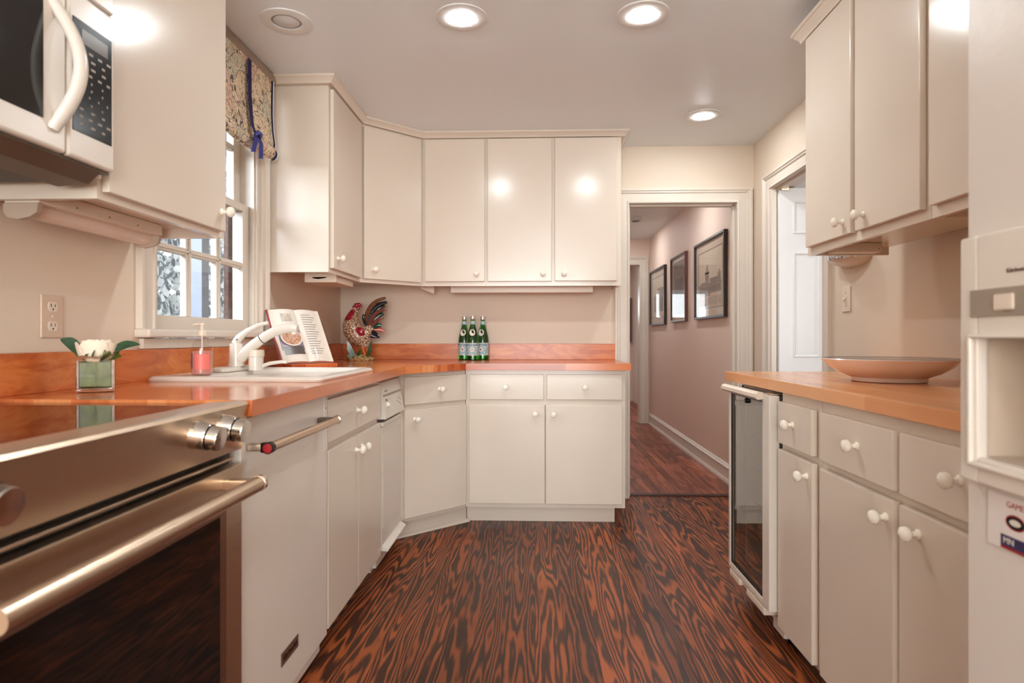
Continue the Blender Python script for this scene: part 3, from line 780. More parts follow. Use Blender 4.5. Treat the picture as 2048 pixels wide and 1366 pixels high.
mg = thing('schedule_magnet', 'white game schedule magnet with red and navy print on the freezer door', 'magnet', (.671, .88, .79))
obj('card', MB().box(.6695, .6714, .795, .938, .752, .829, .0004), plain('magnet_white', (222, 214, 210), .4), mg)
TM = lambda y, z: Matrix(((0, 0, -1, .6694), (-1, 0, 0, y), (0, 1, 0, z), (0, 0, 0, 1)))
text('heading', 'GAME DAY', 'red', mg, .012, TM(.872, .817), extrude=.0002)
def oval(name, y, z, a, b, mat, x=.6694, th=.0003, n=28):
    mb = MB(); mb.rings([[(x-th*k, y+math.cos(q)*a, z+math.sin(q)*b) for q in [2*PI*i/n for i in range(n)]] for k in (0, 1)])
    return obj(name, mb, mat, mg)
oval('badge', .885, .794, .018, .011, 'red'); oval('badge_centre', .885, .794, .0155, .0088, 'black', .6691)
oval('badge_mark', .885, .794, .010, .0045, 'white', .6688)
obj('navy_band', MB().box(.6690, .6694, .796, .912, .757, .773), plain('navy_print', (46, 42, 82), .4), mg)
obj('red_band', MB().box(.6690, .6694, .796, .912, .753, .757), 'red', mg)
text('band_lettering', 'MN', 'white', mg, .013, Matrix(((0, 0, -1, .6688), (-1, 0, 0, .897), (0, 1, 0, .765), (0, 0, 0, 1))), extrude=.0002)

# ------------------------------------------------------------------ wine cooler
w = thing('wine_cooler', 'white-framed glass-door wine cooler under the end of the right counter', 'wine cooler', (1.1, 2.33, 0))
CY0, CY1 = 2.112, 2.552
cb = MB(); cb.box(.848, .862, CY0, CY1, .10, .855); cb.box(.862, 1.38, CY0, CY0+.02, .06, .855); cb.box(.862, 1.38, CY1-.02, CY1, .06, .855)
cb.box(.862, 1.38, CY0, CY1, .835, .855); cb.box(.862, 1.38, CY0, CY1, .06, .12); cb.box(1.36, 1.38, CY0, CY1, .06, .855)
cb2 = MB(); cb2.box(.845, 1.38, CY0, CY0+.02, .06, .862); cb2.box(.845, 1.38, CY1-.02, CY1, .06, .862); cb2.box(.845, 1.38, CY0, CY1, .842, .862)
cb2.box(.845, 1.38, CY0, CY1, .06, .12); cb2.box(1.36, 1.38, CY0, CY1, .06, .862); cb.bm.free()
obj('case', cb2, 'white', w)
li = MB(); li.box(1.352, 1.359, CY0+.021, CY1-.021, .121, .841); li.box(.86, 1.35, CY0+.0205, CY0+.024, .121, .841); li.box(.86, 1.35, CY1-.024, CY1-.0205, .121, .841)
obj('lining', li, plain('cooler_lining', (176, 160, 142), .5), w)
df = MB(); fx0, fx1 = .790, .826
df.box(fx0, fx1, CY0+.002, CY0+.066, .125, .858, .004); df.box(fx0, fx1, CY1-.024, CY1-.002, .125, .858, .004)
df.box(fx0, fx1, CY0+.066, CY1-.024, .125, .148, .003); df.box(fx0, fx1, CY0+.066, CY1-.024, .835, .858, .003)
wd = obj('door_frame', df, 'white', w)
obj('door_gasket', MB().box(.827, .844, CY0+.012, CY1-.012, .13, .85), 'black', w) if False else None
gk = MB(); gk.box(.8265, .8445, CY0+.012, CY0+.04, .13, .855); gk.box(.8265, .8445, CY1-.04, CY1-.012, .13, .855); gk.box(.8265, .8445, CY0+.04, CY1-.04, .13, .15); gk.box(.8265, .8445, CY0+.04, CY1-.04, .838, .855)
obj('gasket', gk, 'darkgrey', wd)
gb = MB(); gb.box(.7935, .798, CY1-.031, CY1-.022, .148, .835); gb.box(.7935, .798, CY0+.066, CY1-.03, .828, .835); gb.box(.7935, .798, CY0+.066, CY1-.03, .148, .156)
obj('glass_border', gb, 'black', wd)
obj('glass_pane', MB().box(.800, .806, CY0+.060, CY1-.02, .145, .838), 'coolglass', wd)
obj('handle', MB().prism([(.790, .842), (.772, .838), (.762, .846), (.764, .858), (.775, .866), (.790, .864)], CY0+.055, CY1+.012, 'xz'), 'plastic', wd)
obj('lock', MB().lathe([(.010, 0), (.010, .008), (.006, .010), (.0001, .010)], (.799, 2.352, .818), '-x', 20), 'black', wd)
obj('hinge', MB().box(.80, .850, CY0+.010, CY0+.055, .8585, .8645, .002), 'steel', w)
for z in (.27, .40, .53, .66): obj('shelf', MB().box(.87, 1.34, CY0+.026, CY1-.026, z, z+.006), plain('shelf_wire_%d' % int(z*100), (120, 106, 92), .4, .5), w)
gr = MB(); gr.box(.790, .845, CY0+.05, CY0+.23, .092, .120, .006); gr.box(.790, .845, CY0+.31, CY1-.012, .092, .120, .006); gr.box(.806, .84, CY0+.23, CY0+.31, .094, .118, .003)
obj('kick_grille', gr, 'plastic', w)
obj('compressor_foot', MB().box(.84, .93, CY0+.002, CY0+.10, .035, .085, .004), 'whitecool', w)
for y in (CY0+.05, CY1-.05):
    for x in (.89, 1.33): obj('foot', MB().lathe([(.018, .0005), (.018, .02), (.008, .022), (.008, .0605)], (x, y, 0)), 'black', w)

# ------------------------------------------------------------------ sink, taps, things on the left counter
s = thing('sink', 'white enamelled drop-in sink with a raised rim', 'sink', (-.95, 2.29, .911))
def rrect(x0, x1, y0, y1, r, z, n=6):
    pts = []
    for cx, cy, a in ((x1-r, y1-r, 0), (x0+r, y1-r, 90), (x0+r, y0+r, 180), (x1-r, y0+r, 270)):
        for i in range(n+1):
            q = math.radians(a+90*i/n); pts.append((cx+math.cos(q)*r, cy+math.sin(q)*r, z))
    return pts
X0, X1, Ya, Yb = -1.268, -.690, 1.955, 2.625
rr = [rrect(X0, X1, Ya, Yb, .035, .9115), rrect(X0-.002, X1+.002, Ya-.002, Yb+.002, .037, .918), rrect(X0+.006, X1-.006, Ya+.006, Yb-.006, .033, .9265),
      rrect(X0+.018, X1-.018, Ya+.018, Yb-.018, .030, .928), rrect(-1.115, X1-.030, Ya+.032, Yb-.032, .05, .9265), rrect(-1.108, X1-.038, Ya+.040, Yb-.040, .055, .920),
      rrect(-1.098, -.775, Ya+.075, Yb-.065, .06, .78), rrect(-1.08, -.795, Ya+.095, Yb-.085, .06, .755)]
# hidden underside shell keeps the basin solid
under = [rrect(-1.088, -.785, Ya+.085, Yb-.075, .06, .748), rrect(-1.108, -.765, Ya+.065, Yb-.055, .06, .79), rrect(-1.112, -.760, Ya+.064, Yb-.054, .05, .908), rrect(X0+.01, X1-.01, Ya+.01, Yb-.01, .03, .9115)]
obj('basin', MB().rings(rr), 'white', s)
# faucet
fc = thing('kitchen_faucet', 'white single-lever kitchen faucet with arched spout behind the sink', 'faucet', (-1.16, 2.33, .928))
ZD = .9285
obj('deck_plate', MB().rings([rrect(-1.195, -1.125, 2.215, 2.475, .03, ZD), rrect(-1.195, -1.125, 2.215, 2.475, .03, ZD+.010), rrect(-1.188, -1.132, 2.225, 2.465, .026, ZD+.016)]), 'white', fc)
bx, by = -1.155, 2.345
obj('body', MB().lathe([(.030, 0), (.029, .01), (.026, .04), (.0245, .085), (.0245, .088)], (bx, by, ZD+.0155)), 'white', fc)
sp_ = []
n = 16
for i in range(n+1):
    q = i/n
    sp_.append((bx+.012+.222*q, by+.015*q, ZD+.045+.118*math.sin(q*PI*.56)**.95))
rad = [.024-.005*min(1, i/6) for i in range(n+1)]; rad[-1] = .014
so = obj('spout', MB().tube(sp_, rad, 18), 'white', fc)
k = 6; a = Vector(sp_[k]); b_ = Vector(sp_[k+1])
obj('spout_ring', MB().tube([a, a+(b_-a)*.18], rad[k]+.0006, 18), 'black', so)
obj('aerator', MB().lathe([(.011, 0), (.011, .014)], (sp_[-2][0], sp_[-2][1], sp_[-2][2]-.024)), 'white', so)
lv = [(bx-.002, by, ZD+.102), (bx+.010, by+.002, ZD+.125), (bx+.040, by+.006, ZD+.152), (bx+.080, by+.012, ZD+.174), (bx+.118, by+.016, ZD+.184)]
lo = obj('lever', MB().tube(lv, [.0245, .022, .015, .012, .010], 16, flat=.7), 'white', fc)
obj('lever_hole', MB().lathe([(.003, 0), (.003, .002), (.0001, .0022)], (bx+.012, by-.0195, ZD+.118), '-y', 10), 'black', lo)
tp = thing('water_filter_tap', 'white filter tap with a round cap and short side spout on the sink', 'tap', (-1.075, 2.40, .928))
obj('body', MB().lathe([(.0275, 0), (.0275, .052)], (-1.085, 2.36, ZD-.0005)), 'white', tp)
obj('cap', MB().lathe([(.029, .052), (.031, .054), (.031, .073), (.029, .079), (.0001, .080)], (-1.085, 2.36, ZD-.0005)), 'plastic', tp)
obj('spout', MB().tube([(-1.065, 2.36, ZD+.014), (-1.03, 2.362, ZD+.026), (-.985, 2.364, ZD+.032), (-.965, 2.365, ZD+.030)], [.008, .0075, .0065, .006], 12), 'white', tp)
# soap bottle
sb = thing('soap_bottle', 'clear pump bottle of coral hand soap standing on the sink corner', 'soap bottle', (-1.128, 2.066, .928))
cx, cy, z0 = -1.135, 2.062, .9285
pr = [(.0300, 0), (.0335, .004), (.0335, .086), (.032, .098), (.024, .116), (.013, .126), (.012, .134)]
obj('bottle', MB().lathe(pr, (cx, cy, z0)), 'soapglass', sb)
obj('soap', MB().lathe([(.0295, .004), (.0315, .007), (.0315, .080), (.0001, .0805)], (cx, cy, z0)), 'soap', sb)
obj('collar', MB().lathe([(.0145, .132), (.0145, .150), (.012, .152), (.006, .154), (.006, .166), (.010, .168), (.010, .174), (.0001, .175)], (cx, cy, z0)), 'plastic', sb)
obj('pump_spout', MB().tube([(cx+.008, cy, z0+.171), (cx-.022, cy-.006, z0+.171), (cx-.027, cy-.007, z0+.167)], [.006, .0045, .003], 10), 'plastic', sb)
obj('dip_tube', MB().tube([(cx, cy, z0+.012), (cx, cy, z0+.135)], .0025, 8), 'paper', sb)
lb = MB(); lb.rings([[(cx+math.cos(q)*.0338, cy+math.sin(q)*.0338, z) for q in [math.radians(-100+i*8) for i in range(11)]] for z in (z0+.018, z0+.070)], closed=False)
obj('label', lb, plain('label_red', (230, 118, 110), .4), sb)
for j in range(9):
    q = math.radians(-128); zz = z0+.022+j*.006
    obj('label_print', MB().box(cx+math.cos(q)*.0338-.003, cx+math.cos(q)*.0338+.003, cy+math.sin(q)*.0338-.0006, cy+math.sin(q)*.0338, zz, zz+.0035), 'navy', sb)
# vase with rose
v = thing('rose_vase', 'square glass vase with a leaf lining and one cream rose beside the cooktop', 'vase', (-1.165, 1.60, .911))
vx, vy, hs, vh = -1.168, 1.600, .0425, .084
TV = Matrix.Translation((vx, vy, .9115)) @ Matrix.Rotation(math.radians(33), 4, 'Z')
mb = MB(TV)
def sq(h, z): return [(-h, -h, z), (h, -h, z), (h, h, z), (-h, h, z)]
mb.rings([sq(hs-.003, 0), sq(hs, .003), sq(hs, vh-.001), sq(hs-.001, vh), sq(hs-.004, vh), sq(hs-.005, vh-.002), sq(hs-.005, .011)])
obj('glass_cube', mb, 'cubeglass', v)
mb = MB(TV); mb.box(-hs+.001, hs-.001, -hs+.001, hs-.001, .0006, .0105, .003)
for a_ in (-1, 1):
    for b_ in (-1, 1): mb.tube([(a_*(hs-.0036), b_*(hs-.0036), .0112), (a_*(hs-.0036), b_*(hs-.0036), vh)], .0030, 10)
obj('glass_edges', mb, 'vaseglass', v)
def leafmat():
    g = G('vase_leaf'); vv = g.obj(); f = g.noise(g.mapv(vv, (1, 1, .4)), 70, 3)
    g.out(Base_Color=g.ramp(f, [(.3, lin((54, 66, 20))), (.7, lin((100, 108, 36)))]), Roughness=.35); return g.m
M['vleaf'] = leafmat()
li = obj('leaf_lining', MB(TV).box(-.0365, .0365, -.0365, .0365, .0125, vh-.004, .004), 'vleaf', v)
for sx in (-.0372,): obj('leaf_vein', MB(TV).tube([(0, -.0368, .014), (.001, -.0370, .05), (.003, -.0368, .078)], .0008, 6), plain('vein', (120, 128, 84), .5), li)
pm = plain('rose_petal', (238, 226, 206), .55, var=.04, scale=25)
fl = MB(); rs = random.Random(4); fc_ = Vector((vx+.002, vy, .9115+vh+.028))
fl.ell(fc_+Vector((0, 0, .002)), (.026, .026, .020), n=16)
def shell(mb, ang, R_, e0, e1, wid, flare, zoff):
    rings = []
    for i in range(9):
        t_ = i/8; el = math.radians(e0+(e1-e0)*t_); row = []
        rr_ = R_*(1+flare*max(0, t_-.6)**2*6)
        for j in range(11):
            q = (j/10-.5)*2; wv = wid*(1-.35*(1-t_)**2)*(1-.25*max(0, t_-.75)*4*q*q); a_ = ang+q*wv
            e2 = el-.10*abs(q)**3*t_
            row.append(fc_+Vector((math.cos(a_)*math.cos(e2)*rr_, math.sin(a_)*math.cos(e2)*rr_, zoff+math.sin(e2)*rr_*.78+.0015*math.sin(6*q+ang*3)*t_)))
        rings.append(row)
    mb.rings(rings, closed=False)
def petal(mb, ang, dist, w, h, lean, z, curl=.25):
    shell(mb, ang, dist, -70, 10, .5, .5, z+.020)
for n_, R_, e1, wid, flr, zo in ((5, .044, 30, .80, .30, -.004), (5, .039, 46, .78, .22, -.002), (5, .032, 62, .80, .12, 0), (4, .024, 76, .95, .05, .002), (3, .016, 86, 1.2, 0, .004)):
    for k in range(n_): shell(fl, k*2*PI/n_+R_*60, R_, -65, e1, wid, flr, zo)
shell(fl, -1.2, .050, -60, -8, .45, .9, -.006)
obj('rose', fl, pm, v)
def leaf(mb, base, tip, w, droop=.01, face=(0, 0, 1)):
    base, tip = Vector(base), Vector(tip); d = tip-base; side = d.cross(Vector(face)).normalized(); n = 8; rows = []
    for i in range(n+1):
        s_ = i/n; c_ = base+d*s_+Vector((0, 0, droop*math.sin(PI*s_))); ww = w*math.sin(PI*min(1, .06+s_*.92))**.8
        rows.append([c_-side*ww+Vector((0, 0, .15*ww)), c_, c_+side*ww+Vector((0, 0, .15*ww))])
    mb.rings(rows, closed=False); return mb
zt = .9115+vh
for b, tpp, w_ in (((vx-.03, vy-.01, zt+.004), (vx-.070, vy-.035, zt+.055), .015), ((vx+.03, vy+.0, zt+.010), (vx+.100, vy+.03, zt+.040), .012)):
    obj('leaf', leaf(MB(), b, tpp, w_, .012, (.5, -.8, .5)), 'green', v)
gl = MB()
for k in range(22):
    a = rs.uniform(0, 2*PI); rr_ = rs.uniform(.042, .070)
    leaf(gl, (vx+math.cos(a)*.015, vy+math.sin(a)*.015, zt-.003), (vx+math.cos(a)*rr_, vy+math.sin(a)*rr_, zt+rs.uniform(.002, .022)), .013, .006, (rs.uniform(-1, 1), -1, .6))
o = obj('foliage', gl, 'vleaf', v); o['kind'] = 'stuff'
# cookbook and stand
bk = thing('cookbook_stand', 'clear acrylic cookbook stand on a small wooden base', 'book stand', (-1.05, 2.93, .911))
sd = Vector((.62, .78, 0)).normalized(); bo = Vector((.36, -.93, 0))     # along the shelf, outward
bn = Vector((sd.y, -sd.x, 0)).normalized()
TBk = Matrix(((sd.x, bn.x, 0, -1.075), (sd.y, bn.y, 0, 2.905), (0, 0, 1, .9115), (0, 0, 0, 1)))
obj('base', MB(TBk).box(-.115, .125, -.13, .045, 0, .020, .003), 'counterx', bk)
LEAN = math.radians(30)
TT = TBk @ Matrix.Translation((0, 0, .0205)) @ Matrix.Rotation(LEAN, 4, 'X')       # local y out, z up the tilted board
obj('acrylic_board', MB(TT).box(-.130, .155, -.016, -.012, 0.004, .250, .001), 'acrylic', bk)
obj('wire_holder', MB(TT).tube([(.035, .030, 0.001), (.034, .030, .065)], .0012, 6), 'chrome', bk)
bo_ = thing('open_cookbook', 'open cookbook showing a bowl of pasta, leaning on the acrylic stand', 'book', tuple(TT @ Vector((0, 0, .02))))
def pages(side, th=.012):
    prof = []; n = 10
    for i in range(n+1):
        s_ = i/n; x = side*.132*s_; y = th*(math.sin(PI*min(1, s_*1.15+.05))**.7)*(1-.25*s_)+.002
        prof.append((x, y))
    return prof
for side, nm in ((-1, 'left_pages'), (1, 'right_pages')):
    pr = pages(side); mb = MB(TT)
    lo_ = [(x, -.008, z) for x, y in pr for z in (0,)]
    a = [(x, y, .006) for x, y in pr]+[(x, -.009, .006) for x, y in pr[::-1]]
    b = [(x, y, .295) for x, y in pr]+[(x, -.009, .295) for x, y in pr[::-1]]
    mb.rings([a, b]); obj(nm, mb, 'paper', bo_)
def on_page(side, x0, x1, z0, z1, off=.0008, n=8):
    pr = pages(side); rows = []
    def yy(x):
        for (xa, ya), (xb, yb) in zip(pr, pr[1:]):
            if min(xa, xb)-1e-6 <= x <= max(xa, xb)+1e-6: return ya+(yb-ya)*((x-xa)/(xb-xa) if xb != xa else 0)
        return pr[-1][1]
    for i in range(n+1):
        x = x0+(x1-x0)*i/n; rows.append([(x, yy(x)+off, z0), (x, yy(x)+off, z1)])
    return MB(TT).rings(rows, closed=False)
obj('printed_photo', on_page(-1, -.120, -.006, .070, .195), plain('photo_lilac', (140, 126, 142), .3, var=.2, scale=20), bo_)
obj('printed_photo', on_page(-1, -.112, -.012, .045, .090, .0011), plain('photo_dark', (92, 82, 78), .3, var=.2), bo_)
def food():
    g = G('pasta_print'); vv = g.obj()
    nz = g.n('ShaderNodeTexVoronoi', {'feature': 'F1'}, Vector=vv, Scale=150.0)
    g.out(Base_Color=g.ramp(g.noise(vv, 150, 4, .7, 1.5), [(.30, lin((60, 50, 30))), (.42, lin((150, 84, 60))), (.52, lin((214, 170, 140))), (.62, lin((226, 196, 170))), (.72, lin((120, 130, 70)))]), Roughness=.35)
    return g.m
M['food'] = food()
el = MB(TT)
def ydisk(cx_, cz_, rx, rz, off):
    pr = pages(-1); yv = pr[5][1]+off
    return [(cx_+math.cos(q)*rx, yv+.001, cz_+math.sin(q)*rz) for q in [2*PI*i/28 for i in range(28)]]
obj('printed_bowl', MB(TT).rings([ydisk(-.062, .135, .055, .046, .0012), ydisk(-.062, .135, .055, .046, .0016)]), 'paper', bo_)
obj('printed_pasta', MB(TT).rings([ydisk(-.062, .137, .049, .041, .0018), ydisk(-.062, .137, .049, .041, .0022)]), 'food', bo_)
for j in range(17):
    z = .262-j*.0135
    obj('text_line', on_page(1, .022, .022+.05+.03*((j*37) % 10)/10, z, z+.003), 'ink', bo_)
obj('printed_sketch', on_page(-1, -.085, -.030, .225, .270), plain('sketch_print', (196, 186, 170), .5, var=.2, scale=60), bo_)
obj('cover', MB(TT).box(-.140, .140, -.0115, -.0092, .003, .302, .001), plain('cover_red', (150, 44, 48), .4), bo_)

# bottles
def label_mat():
    g = G('bottle_label'); vv = g.obj(); f = g.noise(vv, 90, 4)
    g.out(Base_Color=g.ramp(f, [(.35, lin((122, 168, 184))), (.55, lin((178, 198, 196))), (.7, lin((206, 210, 202)))]), Roughness=.5); return g.m
M['blabel'] = label_mat()
def bottle(x, y, label, rotz, src=None):
    if src is None:
        b = thing('water_bottle', label, 'bottle', (0, 0, 0), 'green glass water bottles')
        body = [(.034, 0), (.0385, .004), (.0390, .02), (.0390, .118), (.0365, .145), (.028, .180), (.0195, .212), (.0145, .240), (.0135, .262), (.0150, .264), (.0150, .270)]
        obj('glass_body', MB().lathe(body, n=32), 'bottleglass', b)
        lb = MB(); lb.lathe([(.0392, .030), (.0396, .0305), (.0396, .110), (.0392, .1105)], n=40)
        l = obj('label', lb, 'blabel', b)
        for z in (.032, .108): obj('label_stripe', MB().lathe([(.0396, z-.0012), (.0399, z-.0012), (.0399, z+.0012), (.0396, z+.0012)], n=40), 'paper', l)
        text('lettering', 'S.PELLEGRINO', 'navy', l, .0160, Matrix.Translation((0, 0, .096)), bend=.0399, extrude=.0002)
        st_ = MB(); pts = []
        for i in range(16):
            q = PI/2+2*PI*i/16; rr2 = .016 if i % 2 == 0 else .0115; xx = math.cos(q)*rr2; a_ = xx/.0400
            pts.append((math.sin(a_)*.0400, -math.cos(a_)*.0400, .068+math.sin(q)*rr2))
        st_.rings([pts, [(p[0]*1.008, p[1]*1.008, p[2]) for p in pts]]); obj('label_rosette', st_, 'paper', l)
        pts = []
        for i in range(10):
            q = PI/2+2*PI*i/10; rr2 = .0085 if i % 2 == 0 else .0036; xx = math.cos(q)*rr2; a_ = xx/.0405
            pts.append((math.sin(a_)*.0405, -math.cos(a_)*.0405, .068+math.sin(q)*rr2))
        st_ = MB(); st_.rings([pts, [(p[0]*1.01, p[1]*1.01, p[2]) for p in pts]]); obj('label_star', st_, 'red', l)
        sh = MB(); pts = []
        for i in range(20):
            q = 2*PI*i/20; zz = .176+math.sin(q)*.021; rr2 = .0365+(zz-.145)/(.180-.145)*(.028-.0365) if zz < .18 else .028+(zz-.18)/(.212-.18)*(.0195-.028)
            rr2 += .0012; a_ = math.cos(q)*.019/rr2; pts.append((math.sin(a_)*rr2, -math.cos(a_)*rr2, zz))
        sh.rings([pts, [(p[0]*1.02, p[1]*1.02-.0004, p[2]) for p in pts]]); obj('shoulder_label', sh, 'paper', b)
        obj('neck_label', MB().lathe([(.0164, .228), (.0168, .229), (.0150, .250), (.0146, .250)], n=24), 'blabel', b)
        obj('cap', MB().lathe([(.0158, .262), (.0158, .278), (.0148, .281), (.0001, .2815)], n=24), plain('cap_silver', (206, 190, 186), .3, .6), b)
    else:
        b = copy_tree(src); b['label'] = label
    b.location = (x, y, .9115); b.rotation_euler = (0, 0, rotz)
    return b
b0 = bottle(-.398, 3.930, 'green glass water bottle in the middle, standing in front of the other two', 0)
bottle(-.460, 4.005, 'green glass water bottle on the left of the three', math.radians(-12), b0)
bottle(-.340, 4.005, 'green glass water bottle on the right of the three', math.radians(-16), b0)

# ------------------------------------------------------------------ rooster
rt = thing('rooster_figurine', 'painted ceramic rooster figurine with dark curling tail in the counter corner', 'figurine', (-1.10, 3.86, .911))
def speck():
    g = G('speckled_glaze'); vv = g.obj()
    vo = g.n('ShaderNodeTexVoronoi', {'feature': 'DISTANCE_TO_EDGE'}, Vector=vv, Scale=75.0).outputs['Distance']
    g.out(Base_Color=g.ramp(vo, [(.04, lin((92, 46, 34))), (.14, lin((206, 176, 146))), (.4, lin((226, 206, 178)))]), Roughness=.15); g.bump(vo, .4, .003); return g.m
M['speck'] = speck()
def base_glaze():
    g = G('mossy_glaze'); vv = g.obj(); f = g.noise(vv, 60, 4)
    g.out(Base_Color=g.ramp(f, [(.35, lin((82, 76, 36))), (.5, lin((180, 140, 92))), (.65, lin((210, 190, 150)))]), Roughness=.2); return g.m
M['moss'] = base_glaze()
RX, RY, RZ0 = -1.105, 3.850, .9115
Pq = lambda x, z, y=0: (RX+x, RY+y, RZ0+z)
# body chain from breast/neck; figure faces left (-x), seen from the side
k_ = .00322
def px(u, v, y=0): return (RX+(u-722)*k_, RY+y, RZ0+(720-v)*k_)     # sculpting grid measured on the figure
mb = MB(); mb.rings([[(RX+math.cos(q)*a*(1+.10*math.sin(5*q)), RY+math.sin(q)*b*(1+.1*math.cos(4*q)), RZ0+h) for q in [2*PI*i/28 for i in range(28)]] for a, b, h in ((.086, .060, 0), (.090, .062, .008), (.078, .054, .020), (.045, .034, .034), (.015, .015, .040))])
obj('base', mb, 'moss', rt)
mb = MB(); mb.tube([px(712, 617), px(711, 626), px(707, 637), px(706, 648), px(708, 659), px(716, 669), px(724, 678), px(731, 686), px(733, 695)],
        [.011, .024, .040, .055, .062, .064, .058, .042, .022], 20)
mb.tube([px(716, 672), px(728, 668), px(740, 662), px(747, 654)], [.040, .048, .036, .018], 16)
obj('body', mb, 'speck', rt)
mb = MB(); mb.tube([px(711, 622, -.004), px(707, 632, -.006), px(704, 641, -.012), px(706, 648, -.02)], [.018, .029, .036, .028], 16, flat=.95)
hk = obj('neck_hackle', mb, plain('crimson_glaze', (146, 30, 44), .18, var=.3, scale=60), rt)
M['crim'] = hk.data.materials[0]
mb = MB(); mb.ell(px(714, 622), (.020, .016, .019)); obj('head', mb, 'speck', rt)
mb = MB(); mb.tube([px(709, 623, -.003), px(705, 626, -.003)], [.007, .001], 8); obj('beak', mb, 'orange', rt)
mb = MB()
for (u, v_, r_) in ((711, 616, .012), (715, 612, .014), (720, 611, .013), (724, 613, .010), (718, 617, .014)): mb.ell(px(u, v_), (r_, .007, r_*1.05), n=12)
obj('comb', mb, 'crim', rt)
mb = MB(); mb.ell(px(712, 632, -.016), (.012, .008, .022), n=12); obj('wattle', mb, plain('wattle_red', (170, 26, 38), .15), rt)
mb = MB(); mb.ell(px(717, 622, -.015), (.003, .002, .003), n=8); obj('eye', mb, 'black', rt)
mb = MB(); mb.ell(px(726, 664, -.046), (.034, .016, .028), Matrix.Rotation(.5, 4, 'Y'), 16); obj('wing', mb, 'crim', rt)
tl = [ # tail feathers: start, ctrl, end, radius, material
 ((733, 650), (737, 606), (775, 598), .014, 'c0'), ((735, 652), (742, 612), (776, 606), .016, 'c1'), ((737, 654), (746, 618), (770, 612), .015, 'c2'),
 ((738, 656), (750, 622), (778, 620), .013, 'c3'), ((739, 658), (750, 632), (768, 628), .016, 'c4'), ((740, 660), (755, 640), (770, 636), .013, 'c3'),
 ((741, 661), (753, 648), (765, 652), .016, 'c4'), ((742, 663), (758, 654), (769, 664), .013, 'c5'), ((741, 665), (754, 662), (763, 676), .013, 'c1'),
 ((738, 668), (748, 668), (755, 676), .012, 'c2'), ((734, 650), (731, 640), (731, 630), .010, 'c2'), ((737, 664), (743, 672), (752, 674), .014, 'c1')]
TCOL = {'c0': (112, 74, 50), 'c1': (30, 34, 42), 'c2': (44, 34, 32), 'c3': (112, 66, 58), 'c4': (24, 70, 52), 'c5': (190, 84, 70)}
for k, cc in TCOL.items(): M[k] = plain('feather_glaze_'+k[1], cc, .12, var=.3, scale=60)
for i, (a, b, c_, r_, mt) in enumerate(tl):
    a, b, c_ = Vector((a[0], a[1], 0)), Vector((b[0], b[1], 0)), Vector((c_[0], c_[1], 0)); pts = []; yo = (-.02, .0, .02, -.03, .015)[i % 5]
    for j in range(11):
        t_ = j/10; p_ = a*(1-t_)**2+b*2*t_*(1-t_)+c_*t_*t_; pts.append(px(p_.x, p_.y, yo*math.sin(PI*t_*.6)))
    obj('tail_feather', MB().tube(pts, [r_*(.5+.6*math.sin(PI*min(1, .15+j/10*.82))) for j in range(11)], 10, flat=.55, up=(0, 1, 0)), mt, rt)
for dx, y in ((0, -.012), (9, .014)):
    obj('leg', MB().tube([px(727+dx*.5, 690, y), px(730+dx*.6, 700, y), px(733+dx*.4, 708, y), px(728+dx, 714, y-.01)], [.016, .010, .008, .009], 10), 'orange', rt)
for (u0, v0, u1, v1, y, w_) in ((712, 716, 700, 682, -.02, .013), (714, 716, 704, 690, -.03, .014), (716, 716, 708, 696, -.035, .012), (736, 716, 746, 682, .01, .012), (720, 717, 728, 698, -.04, .010), (708, 716, 700, 700, .01, .012), (722, 716, 712, 704, -.05, .010), (712, 717, 702, 708, -.045, .009), (738, 717, 742, 700, -.02, .010), (710, 715, 697, 694, .0, .010)):
    obj('leaf', leaf(MB(), px(u0, v0, y), px(u1, v1, y-.01), w_, .0, (.25, -1, .2)), plain('leaf_glaze', (56, 78, 38), .2, var=.3, scale=50) if 'lg' not in M else M['lg'], rt)

# ------------------------------------------------------------------ outlet and switch
o = thing('wall_outlet', 'beige double wall outlet above the left backsplash', 'outlet', (XW, 1.608, 1.111))
pt = obj('cover_plate', MB().box(XW+.0004, XW+.006, 1.571, 1.645, 1.054, 1.168, .0022), plain('outlet_plate', (206, 182, 162), .35), o)
for z in (1.085, 1.137):
    mb = MB(); mb.rings([[(XW+.0058+h, 1.608+math.cos(q)*.0165, z+max(-.0125, min(.0125, math.sin(q)*.0165))) for q in [2*PI*i/28 for i in range(28)]] for h in (0, .0016)])
    rc = obj('receptacle', mb, 'plastic', o)
    obj('slot', MB().box(XW+.0072, XW+.0078, 1.600, 1.602, z-.001, z+.008), 'black', rc); obj('slot', MB().box(XW+.0072, XW+.0078, 1.614, 1.616, z-.001, z+.007), 'black', rc)
    obj('ground_hole', MB().lathe([(.0024, 0), (.0024, .0006)], (XW+.0072, 1.608, z-.0075), 'x', 10), 'black', rc)
obj('screw', MB().lathe([(.0028, 0), (.0028, .001), (.0001, .0014)], (XW+.006, 1.608, 1.111), 'x', 10), 'plastic', o)
o = thing('light_switch', 'ivory toggle light switch on the right wall', 'switch', (XR, 2.873, 1.23))
obj('cover_plate', MB().box(XR-.006, XR-.0004, 2.836, 2.910, 1.173, 1.288, .0022), 'plastic', o)
obj('toggle', MB().prism([(XR-.006, 1.222), (XR-.006, 1.240), (XR-.020, 1.226), (XR-.018, 1.219)], 2.868, 2.878, 'xz'), 'plastic', o)
for z in (1.200, 1.260): obj('screw', MB().lathe([(.0028, 0), (.0028, .001), (.0001, .0014)], (XR-.006, 2.873, z), '-x', 10), 'midgrey', o)

